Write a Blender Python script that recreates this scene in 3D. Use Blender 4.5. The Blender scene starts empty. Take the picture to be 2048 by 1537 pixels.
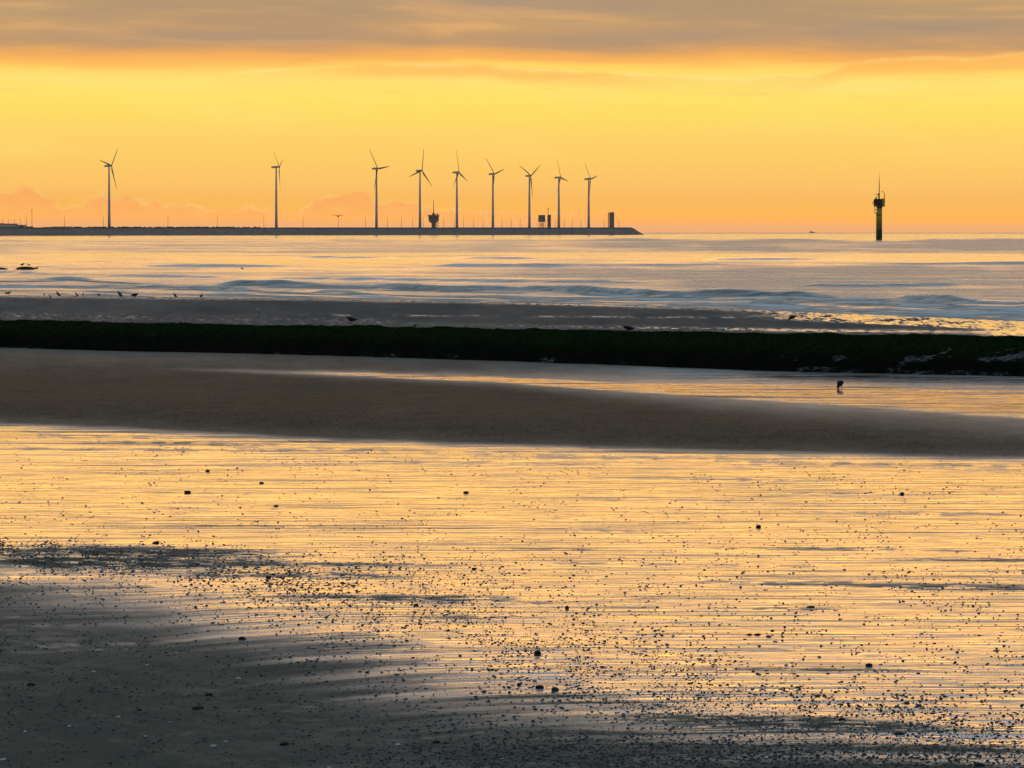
import bpy, bmesh, math, random
import numpy as np
from mathutils import Vector, Matrix

random.seed(7)
scene = bpy.context.scene
col = scene.collection
R = math.radians

# ---------------------------------------------------------------- camera
F = 8000.0                      # focal length in photo pixels (2048 wide): a long telephoto view
H = 5.9                         # eye height above the sea, m
RE = 7.45e6                     # earth radius incl. refraction: the sea really curves
PITCH = math.atan(312.5 / F)
cam_d = bpy.data.cameras.new('camera')
cam_d.sensor_width = 36.0
cam_d.lens = 36.0 * F / 2048.0
cam_d.clip_start = 0.5
cam_d.clip_end = 60000.0
cam = bpy.data.objects.new('camera', cam_d)
cam.location = (0, 0, H)
cam.rotation_euler = (math.pi / 2 - PITCH, 0, 0)
col.objects.link(cam)
scene.camera = cam

# ---------------------------------------------------------------- exposure
vs = scene.view_settings
vs.view_transform = 'Standard'
vs.look = 'None'
vs.exposure = 0.0
vs.gamma = 1.0
vs.use_curve_mapping = False
scene.cycles.max_bounces = 6
scene.cycles.volume_bounces = 0
scene.cycles.caustics_reflective = False
scene.cycles.caustics_refractive = False


def lin(r, g, b):
    def f(c):
        c /= 255.0
        return c / 12.92 if c <= 0.04045 else ((c + 0.055) / 1.055) ** 2.4
    return (f(r), f(g), f(b), 1.0)


# ---------------------------------------------------------------- node helper
class G:
    """tiny wrapper that turns python arithmetic into shader math nodes"""
    def __init__(self, tree):
        self.t = tree
        tree.nodes.clear()

    def node(self, kind, **props):
        n = self.t.nodes.new(kind)
        for k, v in props.items():
            setattr(n, k, v)
        return n

    def put(self, sock, v):
        if isinstance(v, V):
            v = v.s
        if hasattr(v, 'is_output'):
            self.t.links.new(v, sock)
        elif v is not None:
            if isinstance(v, (tuple, list)) and sock.type == 'VECTOR':
                v = tuple(v)[:3]
            sock.default_value = v

    def math(self, op, a, b=None, c=None, clamp=False):
        n = self.node('ShaderNodeMath', operation=op, use_clamp=clamp)
        for i, v in enumerate((a, b, c)):
            if v is not None:
                self.put(n.inputs[i], v)
        return V(self, n.outputs[0])

    def vec(self, x, y, z=0.0):
        n = self.node('ShaderNodeCombineXYZ')
        for i, v in enumerate((x, y, z)):
            self.put(n.inputs[i], v)
        return V(self, n.outputs[0])

    def noise(self, vec, scale=1.0, detail=3.0, rough=0.5, dist=0.0):
        n = self.node('ShaderNodeTexNoise')
        self.put(n.inputs['Vector'], vec)
        n.inputs['Scale'].default_value = scale
        n.inputs['Detail'].default_value = detail
        n.inputs['Roughness'].default_value = rough
        n.inputs['Distortion'].default_value = dist
        return V(self, n.outputs['Fac'])

    def voronoi(self, vec, scale, feature='F1'):
        n = self.node('ShaderNodeTexVoronoi', feature=feature)
        self.put(n.inputs['Vector'], vec)
        n.inputs['Scale'].default_value = scale
        return V(self, n.outputs['Distance'])

    def smooth(self, x, a, b):
        n = self.node('ShaderNodeMapRange', interpolation_type='SMOOTHSTEP')
        self.put(n.inputs[0], x)
        self.put(n.inputs[1], a)
        self.put(n.inputs[2], b)
        return V(self, n.outputs[0])

    def lerp(self, x, a, b, lo, hi):
        n = self.node('ShaderNodeMapRange')
        for i, v in enumerate((x, a, b, lo, hi)):
            self.put(n.inputs[i], v)
        return V(self, n.outputs[0])

    def mix(self, f, a, b, blend='MIX'):
        n = self.node('ShaderNodeMix', data_type='RGBA', blend_type=blend)
        n.clamp_factor = True
        self.put(n.inputs[0], f)
        self.put(n.inputs[6], a)
        self.put(n.inputs[7], b)
        return V(self, n.outputs[2])

    def ramp(self, x, stops):
        n = self.node('ShaderNodeValToRGB')
        cr = n.color_ramp
        cr.interpolation = 'LINEAR'
        while len(cr.elements) < len(stops):
            cr.elements.new(0.5)
        for e, (p, c) in zip(cr.elements, stops):
            e.position = p
        for e, (p, c) in zip(cr.elements, stops):
            e.position = p
            e.color = c
        self.put(n.inputs[0], x)
        return V(self, n.outputs[0])

    def curve(self, x, pts):
        n = self.node('ShaderNodeFloatCurve')
        cv = n.mapping.curves[0]
        n.mapping.use_clip = False
        cv.points[0].location = pts[0]
        cv.points[1].location = pts[-1]
        for p in pts[1:-1]:
            cv.points.new(*p)
        for p in cv.points:
            p.handle_type = 'VECTOR'
        n.mapping.update()
        self.put(n.inputs['Value'], x)
        return V(self, n.outputs[0])

    def attr(self, name):
        n = self.node('ShaderNodeAttribute', attribute_name=name)
        return V(self, n.outputs['Fac'])


class V:
    def __init__(self, g, s):
        self.g, self.s = g, s
    def __add__(self, o): return self.g.math('ADD', self, o)
    __radd__ = __add__
    def __sub__(self, o): return self.g.math('SUBTRACT', self, o)
    def __rsub__(self, o): return self.g.math('SUBTRACT', o, self)
    def __mul__(self, o): return self.g.math('MULTIPLY', self, o)
    __rmul__ = __mul__
    def __truediv__(self, o): return self.g.math('DIVIDE', self, o)
    def max(self, o): return self.g.math('MAXIMUM', self, o)
    def min(self, o): return self.g.math('MINIMUM', self, o)
    def pow(self, o): return self.g.math('POWER', self, o)
    def clamp(self): return self.g.math('ADD', self, 0.0, clamp=True)


# ---------------------------------------------------------------- sky (evening, sun hidden behind the cloud deck)
SUN_EL, SUN_AZ = R(4.0), R(-38.0)      # azimuth measured from +Y towards +X
world = bpy.data.worlds.new('World')
scene.world = world
world.use_nodes = True
g = G(world.node_tree)
tc = g.node('ShaderNodeTexCoord')
sep = g.node('ShaderNodeSeparateXYZ')
g.put(sep.inputs[0], tc.outputs['Generated'])
dx, dy, dz = (V(g, sep.outputs[i]) for i in range(3))
E = g.math('ARCSINE', dz) * F               # elevation, in units of 1/8000 rad
A = g.math('ARCTAN2', dx, dy) * F           # azimuth in the same unit, 0 = straight out to sea
an = g.lerp(A, -1024.0, 1024.0, 0.0, 1.0)

wob = (g.noise(g.vec(A * 0.0016, E * 0.008), 1.0, 4.0) - 0.5) * 62.0
fine = (g.noise(g.vec(A * 0.006, E * 0.05), 1.0, 4.0, 0.6) - 0.5) * 12.0
E1 = E + A * 0.005 + (wob + fine) * g.smooth(E, 230.0, 340.0)
LO, HI = -60.0, 1500.0
stops = [(-60, (215, 160, 105)), (6, (236, 168, 106)), (18, (255, 176, 74)), (45, (255, 184, 78)), (62, (255, 189, 86)),
         (80, (255, 194, 96)), (130, (255, 203, 99)), (185, (255, 211, 103)), (225, (255, 220, 98)),
         (262, (255, 225, 104)), (292, (255, 226, 116)), (312, (255, 215, 104)), (327, (255, 189, 91)),
         (343, (246, 174, 91)), (361, (208, 158, 104)), (400, (203, 159, 109)), (440, (188, 155, 112)),
         (466, (200, 160, 108)), (490, (255, 180, 76)), (640, (255, 184, 88)), (740, (255, 191, 120)),
         (830, (228, 184, 150)), (920, (184, 168, 166)), (1040, (182, 190, 200)), (1500, (180, 196, 206))]
base = g.ramp(g.lerp(E1, LO, HI, 0.0, 1.0), [((p - LO) / (HI - LO), lin(*c)) for p, c in stops])
# soft streaky brightness variation in the open yellow band
yel = g.noise(g.vec(A * 0.0022, E * 0.011), 1.0, 4.0, 0.55)
base = g.mix(g.smooth(yel, 0.48, 0.72) * 0.35 * g.smooth(E, 110.0, 200.0) * (1.0 - g.smooth(E, 290.0, 320.0)),
             base, lin(255, 228, 130))
# grey mottling of the stratus deck
E_t = E + A * 0.03
m1 = g.noise(g.vec(A * 0.0017, E_t * 0.013), 1.0, 5.0, 0.55, 0.5)
m2 = g.noise(g.vec(A * 0.0045, E_t * 0.045), 1.0, 4.0, 0.55, 0.5)
deck = g.smooth(E1, 345.0, 372.0) * (1.0 - g.smooth(E, 480.0, 540.0))
base = g.mix(g.smooth(m1 * 0.75 + m2 * 0.25, 0.40, 0.60) * deck * 0.60, base, lin(172, 142, 114))
base = g.mix(g.smooth(m1 * 0.6 + m2 * 0.4, 0.47, 0.32) * deck * 0.75, base, lin(230, 173, 112))
base = g.mix(g.smooth(m2, 0.64, 0.74) * deck * 0.3, base, lin(240, 190, 120))
for (a_, e_, wa, we) in ((0.0, 447.0, 300.0, 24.0), (820.0, 398.0, 330.0, 18.0), (-560.0, 378.0, 340.0, 15.0), (330.0, 380.0, 260.0, 14.0)):
    da, de = (A - a_) / wa, (E - e_ + (m1 - 0.5) * 26.0) / we
    blob = g.math('EXPONENT', (da * da + de * de) * -1.0)
    base = g.mix(blob * deck * 0.62, base, lin(163, 142, 122))
# thin cloud layer under the deck with a bright upper rim
Y = lambda v: (456.0 - v) / 500.0
rim_pts = [(0, 165), (400, 156), (450, 150), (520, 143), (600, 137), (740, 131), (850, 129), (960, 131), (1040, 139), (1150, 143),
           (1260, 149), (1380, 154), (1480, 160), (1560, 151), (1620, 154), (1700, 128), (1780, 119), (1860, 116), (1930, 121), (2048, 106)]
rim = g.curve(an, [(x / 2048.0, Y(y)) for x, y in rim_pts]) * 500.0
rim = rim + (g.noise(g.vec(A * 0.02, 3.0), 1.0, 4.0, 0.6) - 0.5) * 9.0
below = rim - E
amt = g.curve(an, [(0, 0.0), (0.2, 0.0), (0.3, 0.2), (0.36, 0.6), (0.42, 0.8), (0.58, 0.8), (0.64, 0.35), (0.7, 0.15), (0.78, 0.35), (0.85, 0.75), (1, 0.85)])
lay = g.smooth(below, -1.0, 5.0) * (1.0 - g.smooth(below, 14.0, 40.0))
lay = lay * g.smooth(g.noise(g.vec(A * 0.004, E * 0.03), 1.0, 4.0), 0.22, 0.52) * amt
base = g.mix(lay * 0.95, base, lin(255, 189, 96))
ramt = g.curve(an, [(0, 0.0), (0.2, 0.0), (0.24, 0.8), (0.5, 0.75), (0.6, 0.85), (0.78, 0.8), (0.84, 0.4), (0.92, 0.7), (1, 0.3)])
gap = g.smooth(E, 300.0, 312.0) * g.smooth(below, 2.0, -6.0) * g.smooth(g.math('SUBTRACT', 336.0, E1), 0.0, 12.0) * amt
base = g.mix(gap * 0.8, base, lin(255, 222, 100))
rl = g.smooth(below, -4.0, 1.0) * (1.0 - g.smooth(below, 1.0, 11.0)) * ramt * g.smooth(g.noise(g.vec(A * 0.009, 8.0), 1.0, 4.0, 0.6), 0.34, 0.62)
base = g.mix(rl * 0.65, base, lin(255, 231, 138))
ws = g.noise(g.vec(A * 0.0032 + 5.0, (E + A * 0.02) * 0.035), 1.0, 5.0, 0.6, 0.6)
wm = g.smooth(ws, 0.54, 0.72) * g.smooth(E, 235.0, 290.0) * (1.0 - g.smooth(E, 318.0, 345.0))
base = g.mix(wm * 0.55, base, lin(255, 196, 100))
# cumulus heads low on the horizon
cum = [(0, 392), (20, 386), (42, 377), (62, 375), (82, 380), (95, 392), (112, 402), (128, 414), (155, 415), (172, 408), (190, 394),
       (208, 388), (216, 399), (238, 391), (256, 388), (270, 396), (290, 404), (312, 402), (330, 410), (352, 411), (372, 408),
       (392, 414), (410, 421), (440, 421), (462, 423), (482, 415), (502, 410), (520, 416), (542, 426), (600, 427), (626, 404),
       (642, 392), (657, 386), (680, 389), (698, 381), (722, 380), (736, 386), (746, 405), (762, 408), (782, 400), (802, 400),
       (830, 405), (852, 413), (880, 421), (905, 418), (960, 426), (1000, 424), (1050, 431), (1100, 428), (1180, 434), (1222, 419),
       (1245, 440), (1400, 452), (2048, 458)]
top = g.curve(an, [(x / 2048.0, (460.0 - y) / 100.0) for x, y in cum]) * 100.0 - 4.0
bil = (g.noise(g.vec(A * 0.030, E * 0.034), 1.0, 2.0, 0.5) - 0.5) * 26.0 + (g.voronoi(g.vec(A * 0.055, E * 0.065), 1.0) - 0.45) * -11.0 + (g.noise(g.vec(A * 0.16, E * 0.16), 1.0, 3.0, 0.6) - 0.5) * 7.0
cin = top + bil - E
cm = g.smooth(cin, -4.0, 5.0)
body = g.mix(g.smooth(g.noise(g.vec(A * 0.03, E * 0.045), 1.0, 4.0, 0.6), 0.4, 0.7) * 0.7, lin(255, 172, 86), lin(255, 183, 90))
base = g.mix(cm * (0.62 + 0.38 * (1.0 - g.smooth(cin, 4.0, 45.0))) * g.smooth(E, 6.0, 26.0), base, body)
cr = g.smooth(cin, -5.0, 0.0) * (1.0 - g.smooth(cin, 1.0, 9.0))
base = g.mix(cr * 0.46 * g.smooth(E, 20.0, 36.0) * g.smooth(g.noise(g.vec(A * 0.02, 2.0), 1.0, 3.0), 0.32, 0.6), base, lin(255, 210, 116))
bg1 = g.node('ShaderNodeBackground')
g.put(bg1.inputs[0], base)
# the cloud breaks open again just above the frame, where the hidden sun is
brk = g.curve(g.lerp(E, 0.0, 1500.0, 0.0, 1.0), [(0, 0), (0.312, 0.0), (0.332, 3.6), (0.42, 3.3), (0.48, 1.6), (0.54, 0.5), (0.61, 0.0), (1, 0)])
g.put(bg1.inputs[1], 1.04 + brk + 0.30 * g.math('EXPONENT', g.math('MULTIPLY', g.math('ABSOLUTE', E), -0.012)))
sky = g.node('ShaderNodeTexSky', sky_type='NISHITA', sun_disc=False, sun_elevation=SUN_EL, sun_rotation=SUN_AZ,
             air_density=1.0, dust_density=1.6, ozone_density=2.0)
bg2 = g.node('ShaderNodeBackground')
g.put(bg2.inputs[0], sky.outputs[0])
bg2.inputs[1].default_value = 0.12
mx = g.node('ShaderNodeMixShader')
g.put(mx.inputs[0], g.smooth(E, 1350.0, 4200.0).max(g.smooth(g.math('ABSOLUTE', A), 7000.0, 13000.0)))
g.put(mx.inputs[1], bg1.outputs[0])
veil = g.node('ShaderNodeBackground')            # thin high cloud over the blue
g.put(veil.inputs[0], (0.095, 0.135, 0.155, 1.0))
add = g.node('ShaderNodeAddShader')
g.put(add.inputs[0], bg2.outputs[0])
g.put(add.inputs[1], veil.outputs[0])
g.put(mx.inputs[2], add.outputs[0])
out = g.node('ShaderNodeOutputWorld')
g.put(out.inputs[0], mx.outputs[0])

# ---------------------------------------------------------------- sun (veiled by cloud, outside the frame on the left)
sun_d = bpy.data.lights.new('sun', 'SUN')
sun_d.energy = 0.15
sun_d.angle = R(10)
sun_d.color = (1.0, 0.72, 0.42)
sun = bpy.data.objects.new('sun', sun_d)
sdir = Vector((math.sin(SUN_AZ) * math.cos(SUN_EL), math.cos(SUN_AZ) * math.cos(SUN_EL), math.sin(SUN_EL)))
sun.rotation_euler = (-sdir).to_track_quat('-Z', 'Y').to_euler()
sun.location = (-60, 60, 60)
col.objects.link(sun)

# ================================================================ helpers
cp, sp = math.cos(PITCH), math.sin(PITCH)


def ray(u, v):
    xc = (np.asarray(u, float) - 1024.0) / F
    yc = -(np.asarray(v, float) - 768.5) / F
    return xc, cp + sp * yc, -sp + cp * yc


def ground_at(u, v, z):
    x, y, w = ray(u, v)
    t = (np.asarray(z, float) - H) / w
    return x * t, y * t, H + w * t


def at(u, v, Y):
    x, y, w = ray(u, v)
    t = Y / y
    return Vector((float(x * t), float(Y), float(H + w * t)))


def sea_z(x, y):
    return -(np.asarray(x, float) ** 2 + np.asarray(y, float) ** 2) / (2 * RE)


def sea_at(u, v):
    """where the line of sight through (u, v) meets the curved sea"""
    z = 0.0
    for _ in range(8):
        x, y, w = ground_at(u, v, z)
        z = float(sea_z(x, y))
    return Vector((float(x), float(y), z))


def _hash(ix, iy, seed):
    n = (ix.astype(np.int64) * 374761393 + iy.astype(np.int64) * 668265263 + seed * 1442695041) & 0xFFFFFFFF
    n = ((n ^ (n >> 13)) * 1274126177) & 0xFFFFFFFF
    n = n ^ (n >> 16)
    return (n & 0xFFFF) / 65535.0


def vnoise(x, y, seed=0):
    x, y = np.broadcast_arrays(np.asarray(x, float), np.asarray(y, float))
    ix, iy = np.floor(x), np.floor(y)
    fx, fy = x - ix, y - iy
    fx = fx * fx * (3 - 2 * fx)
    fy = fy * fy * (3 - 2 * fy)
    a, b = _hash(ix, iy, seed), _hash(ix + 1, iy, seed)
    c, d = _hash(ix, iy + 1, seed), _hash(ix + 1, iy + 1, seed)
    return (a * (1 - fx) + b * fx) * (1 - fy) + (c * (1 - fx) + d * fx) * fy


def fbm(x, y, seed=0, octs=4, gain=0.5):
    s, a, t = 0.0, 1.0, 0.0
    for o in range(octs):
        s = s + a * vnoise(np.asarray(x) * 2 ** o + 17.3 * o, np.asarray(y) * 2 ** o + 9.1 * o, seed + o)
        t += a
        a *= gain
    return s / t


def sstep(x, a, b):
    t = np.clip((np.asarray(x, float) - a) / (b - a), 0, 1)
    return t * t * (3 - 2 * t)


def pl(u, pts):
    """piecewise-linear curve through pts, extended with its end slopes"""
    xs = np.array([p[0] for p in pts], float)
    ys = np.array([p[1] for p in pts], float)
    u = np.asarray(u, float)
    r = np.interp(u, xs, ys)
    sl = (ys[1] - ys[0]) / (xs[1] - xs[0])
    sr = (ys[-1] - ys[-2]) / (xs[-1] - xs[-2])
    r = np.where(u < xs[0], ys[0] + (u - xs[0]) * sl, r)
    return np.where(u > xs[-1], ys[-1] + (u - xs[-1]) * sr, r)


def link(name, me, mat=None, parent=None):
    o = bpy.data.objects.new(name, me)
    col.objects.link(o)
    if mat is not None:
        me.materials.append(mat)
    if parent is not None:
        o.parent = parent
    return o


def tag(o, label=None, cat=None, group=None, kind=None):
    if label: o['label'] = label
    if cat: o['category'] = cat
    if group: o['group'] = group
    if kind: o['kind'] = kind
    return o


def empty(name, loc, rz=0.0):
    o = bpy.data.objects.new(name, None)
    o.location = loc
    o.rotation_euler = (0, 0, rz)
    o.empty_display_size = 0.1
    col.objects.link(o)
    return o


def raw_mesh(name, co, quads, smooth=True, attrs=None):
    me = bpy.data.meshes.new(name)
    co = np.asarray(co, np.float32)
    q = np.asarray(quads, np.int32)
    k = q.shape[1]
    me.vertices.add(len(co))
    me.vertices.foreach_set('co', co.ravel())
    me.loops.add(q.size)
    me.loops.foreach_set('vertex_index', q.ravel())
    me.polygons.add(len(q))
    me.polygons.foreach_set('loop_start', np.arange(0, q.size, k, dtype=np.int32))
    me.update(calc_edges=True)
    if smooth:
        me.polygons.foreach_set('use_smooth', np.ones(len(q), bool))
    for n, a in (attrs or {}).items():
        at_ = me.attributes.new(n, 'FLOAT', 'POINT')
        at_.data.foreach_set('value', np.asarray(a, np.float32).ravel())
    return me


def grid_mesh(name, X, Y_, Z, attrs=None):
    nr, nc = X.shape
    co = np.stack([X, Y_, Z], -1).reshape(-1, 3)
    i = np.arange(nr * nc).reshape(nr, nc)
    q = np.stack([i[:-1, :-1], i[:-1, 1:], i[1:, 1:], i[1:, :-1]], -1).reshape(-1, 4)
    return raw_mesh(name, co, q, True, attrs)


class MB:
    """collects boxes, tubes and lofts and links them as ONE mesh"""
    def __init__(self):
        self.bm = bmesh.new()

    def box(self, c, s, rot=None):
        m = Matrix.Translation(Vector(c)) @ (rot or Matrix.Identity(4)) @ Matrix.Diagonal((s[0], s[1], s[2], 1))
        bmesh.ops.create_cube(self.bm, size=1.0, matrix=m)
        return self

    def loft(self, rings, cap=True):
        vs_ = [[self.bm.verts.new(p) for p in r] for r in rings]
        n = len(rings[0])
        for a, b in zip(vs_, vs_[1:]):
            for k in range(n):
                self.bm.faces.new((a[k], a[(k + 1) % n], b[(k + 1) % n], b[k]))
        if cap:
            self.bm.faces.new(list(reversed(vs_[0])))
            self.bm.faces.new(vs_[-1])
        return self

    def tube(self, pts, rad, n=8):
        pts = [Vector(p) for p in pts]
        if not isinstance(rad, (list, tuple)):
            rad = [rad] * len(pts)
        rings = []
        for k, p in enumerate(pts):
            d = (pts[min(k + 1, len(pts) - 1)] - pts[max(k - 1, 0)]).normalized()
            a = d.orthogonal().normalized() if abs(d.z) < 0.99 else Vector((1, 0, 0))
            a = (a - d * a.dot(d)).normalized()
            b = d.cross(a)
            rings.append([p + (a * math.cos(2 * math.pi * j / n) + b * math.sin(2 * math.pi * j / n)) * rad[k] for j in range(n)])
        return self.loft(rings)

    def build(self, name, mat, parent=None, smooth=False):
        me = bpy.data.meshes.new(name)
        bmesh.ops.recalc_face_normals(self.bm, faces=self.bm.faces)
        self.bm.to_mesh(me)
        self.bm.free()
        if smooth:
            me.polygons.foreach_set('use_smooth', np.ones(len(me.polygons), bool))
        return link(name, me, mat, parent)


def material(name):
    m = bpy.data.materials.new(name)
    m.use_nodes = True
    return m, G(m.node_tree)


def finish(g, base, rough=0.5, spec=0.5, normal=None, ior=1.5, metal=0.0):
    b = g.node('ShaderNodeBsdfPrincipled')
    g.put(b.inputs['Base Color'], base)
    g.put(b.inputs['Roughness'], rough)
    g.put(b.inputs['Specular IOR Level'], spec)
    g.put(b.inputs['Metallic'], metal)
    b.inputs['IOR'].default_value = ior
    if normal is not None:
        g.put(b.inputs['Normal'], normal)
    o = g.node('ShaderNodeOutputMaterial')
    g.put(o.inputs[0], b.outputs[0])
    return b


def bump(g, h, dist, strength=1.0):
    n = g.node('ShaderNodeBump')
    n.inputs['Strength'].default_value = strength
    n.inputs['Distance'].default_value = dist
    g.put(n.inputs['Height'], h)
    return V(g, n.outputs[0])


def plain(name, rgb, rough=0.6, spec=0.4, var=0.25, scale=3.0, dark=None):
    """a worn surface: colour broken up by two scales of noise"""
    m, g = material(name)
    t = g.node('ShaderNodeTexCoord')
    n = g.noise(t.outputs['Object'], scale, 5.0, 0.6)
    n2 = g.noise(t.outputs['Object'], scale * 6.0, 3.0, 0.6)
    c = (*rgb, 1.0)
    d = dark or tuple(x * 0.45 for x in rgb)
    f = g.smooth(n * 0.7 + n2 * 0.3, 0.42, 0.68) * (var * 2.0)
    finish(g, g.mix(f, c, (*d, 1.0)), rough, spec)
    return m


# ================================================================ the lie of the land (curves read along the shore)
Wl = [(-900, 588), (0, 593), (400, 597), (600, 599), (800, 603), (1000, 606), (1200, 611), (1500, 621), (1800, 633), (2048, 644), (2900, 690)]
Ft = [(-900, 672), (0, 699), (250, 706), (500, 711), (750, 718), (1000, 726), (1200, 733), (1400, 741), (1600, 748), (1800, 752), (2048, 757), (2900, 778)]
Cr = [(-900, 622), (0, 641), (250, 645), (400, 648), (560, 652), (700, 652), (900, 657), (1200, 662), (1600, 668), (2048, 673), (2900, 690)]
Pt = [(-900, 824), (0, 857), (250, 866), (500, 879), (600, 885), (1000, 898), (1400, 909), (1700, 917), (2048, 925), (2900, 950)]
Dr = [(-900, 1030), (0, 1105), (300, 1125), (600, 1200), (1000, 1305), (1500, 1400), (2048, 1465), (2900, 1540)]
St = [(-900, 700), (340, 738), (600, 746), (1000, 759), (1250, 775), (1500, 784), (1800, 796), (2048, 808), (2900, 850)]
Sh = [(-900, 0.5), (340, 1.0), (600, 2.5), (1000, 6.0), (1250, 10), (1500, 18), (1800, 26), (2048, 33), (2900, 50)]
# sand ridges / scour lines on the wet flat: u, v, half length, half height, strength
RIDGE = [(250, 1108, 340, 15, .95), (200, 1126, 300, 12, 1.0), (560, 1150, 260, 7, .8), (760, 1196, 240, 9, .6), (620, 1128, 260, 4, .6), (880, 1203, 270, 4.5, .8), (960, 1235, 190, 4, .6),
         (1700, 1168, 330, 5, .55), (1950, 1176, 200, 5, .6), (1230, 1512, 420, 34, .75), (720, 1508, 260, 24, .5), (1750, 1534, 260, 14, .7), (1640, 1340, 300, 4, .5), (1480, 1300, 220, 3, .45),
         (1650, 1452, 330, 11, .95), (1500, 1440, 260, 9, .8), (1900, 1498, 330, 10, .9), (1150, 1465, 190, 5, .8),
         (1300, 1000, 260, 3, .35), (1830, 1027, 260, 4, .4), (1750, 1100, 320, 3.5, .45), (1950, 1120, 210, 4, .5),
         (1700, 988, 200, 2, .6), (420, 987, 150, 2, .45), (1120, 1060, 260, 3, .3), (520, 1052, 240, 3, .3), (1480, 960, 320, 2.5, .45),
         (300, 900, 420, 3, .5), (900, 925, 380, 2.5, .4), (1850, 930, 260, 2.5, .4), (1560, 1218, 130, 2, .45), (1350, 1130, 300, 3, .3),
         (110, 1448, 60, 3, .5), (230, 1455, 40, 3, .4), (480, 1472, 90, 4, .5), (1000, 1096, 200, 3, .3), (700, 1290, 160, 3, .3)]


def base_z(u, v):
    """height of the sand where the view line (u, v) meets it"""
    Wv, Fv, Pv = pl(u, Wl), pl(u, Ft), pl(u, Pt)
    d = H * F / np.maximum(v - 456.0, 40.0)
    z_near = np.interp(d, [20, 48, 84, 98, 110, 130], [0.32, 0.27, 0.12, 0.085, 0.115, 0.12])
    t = (v - Fv) / (Pv - Fv)
    z_bar = 0.05 + 0.26 * np.exp(-((t - 0.62) / 0.24) ** 2) + 0.05 * np.exp(-((t - 0.02) / 0.12) ** 2)
    # the foreground bank falls gently towards the shore road, so its near side faces the viewer
    dD = H * F / (pl(u, Dr) - 30 - 456.0)
    xb_ = np.clip(dD - d, 0, 200)
    z_near = z_near - np.where(xb_ < 13.0, 0.0008 * xb_ ** 2, 0.0008 * 169 + 0.0208 * (xb_ - 13.0))
    k = sstep(t, 0.9, 1.15)
    z = z_bar * (1 - k) + z_near * k
    z_flat = np.clip(0.007 * (v - Wv), -0.6, 0.10)
    k2 = sstep(v, Fv - 40, Fv - 12)
    z = z_flat * (1 - k2) + z * k2
    z = z + 0.012 * (fbm(u * 0.012, v * 0.05, 5, 3) - 0.5) * sstep(v, Wv + 4, Wv + 14)
    for (cu, cv, a, b, s) in RIDGE:
        e = ((u - cu) / a) ** 2 + ((v - cv - 0.012 * (u - cu)) / b) ** 2
        z = z + 0.010 * s * np.exp(-e * 1.2)
    return z


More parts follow.
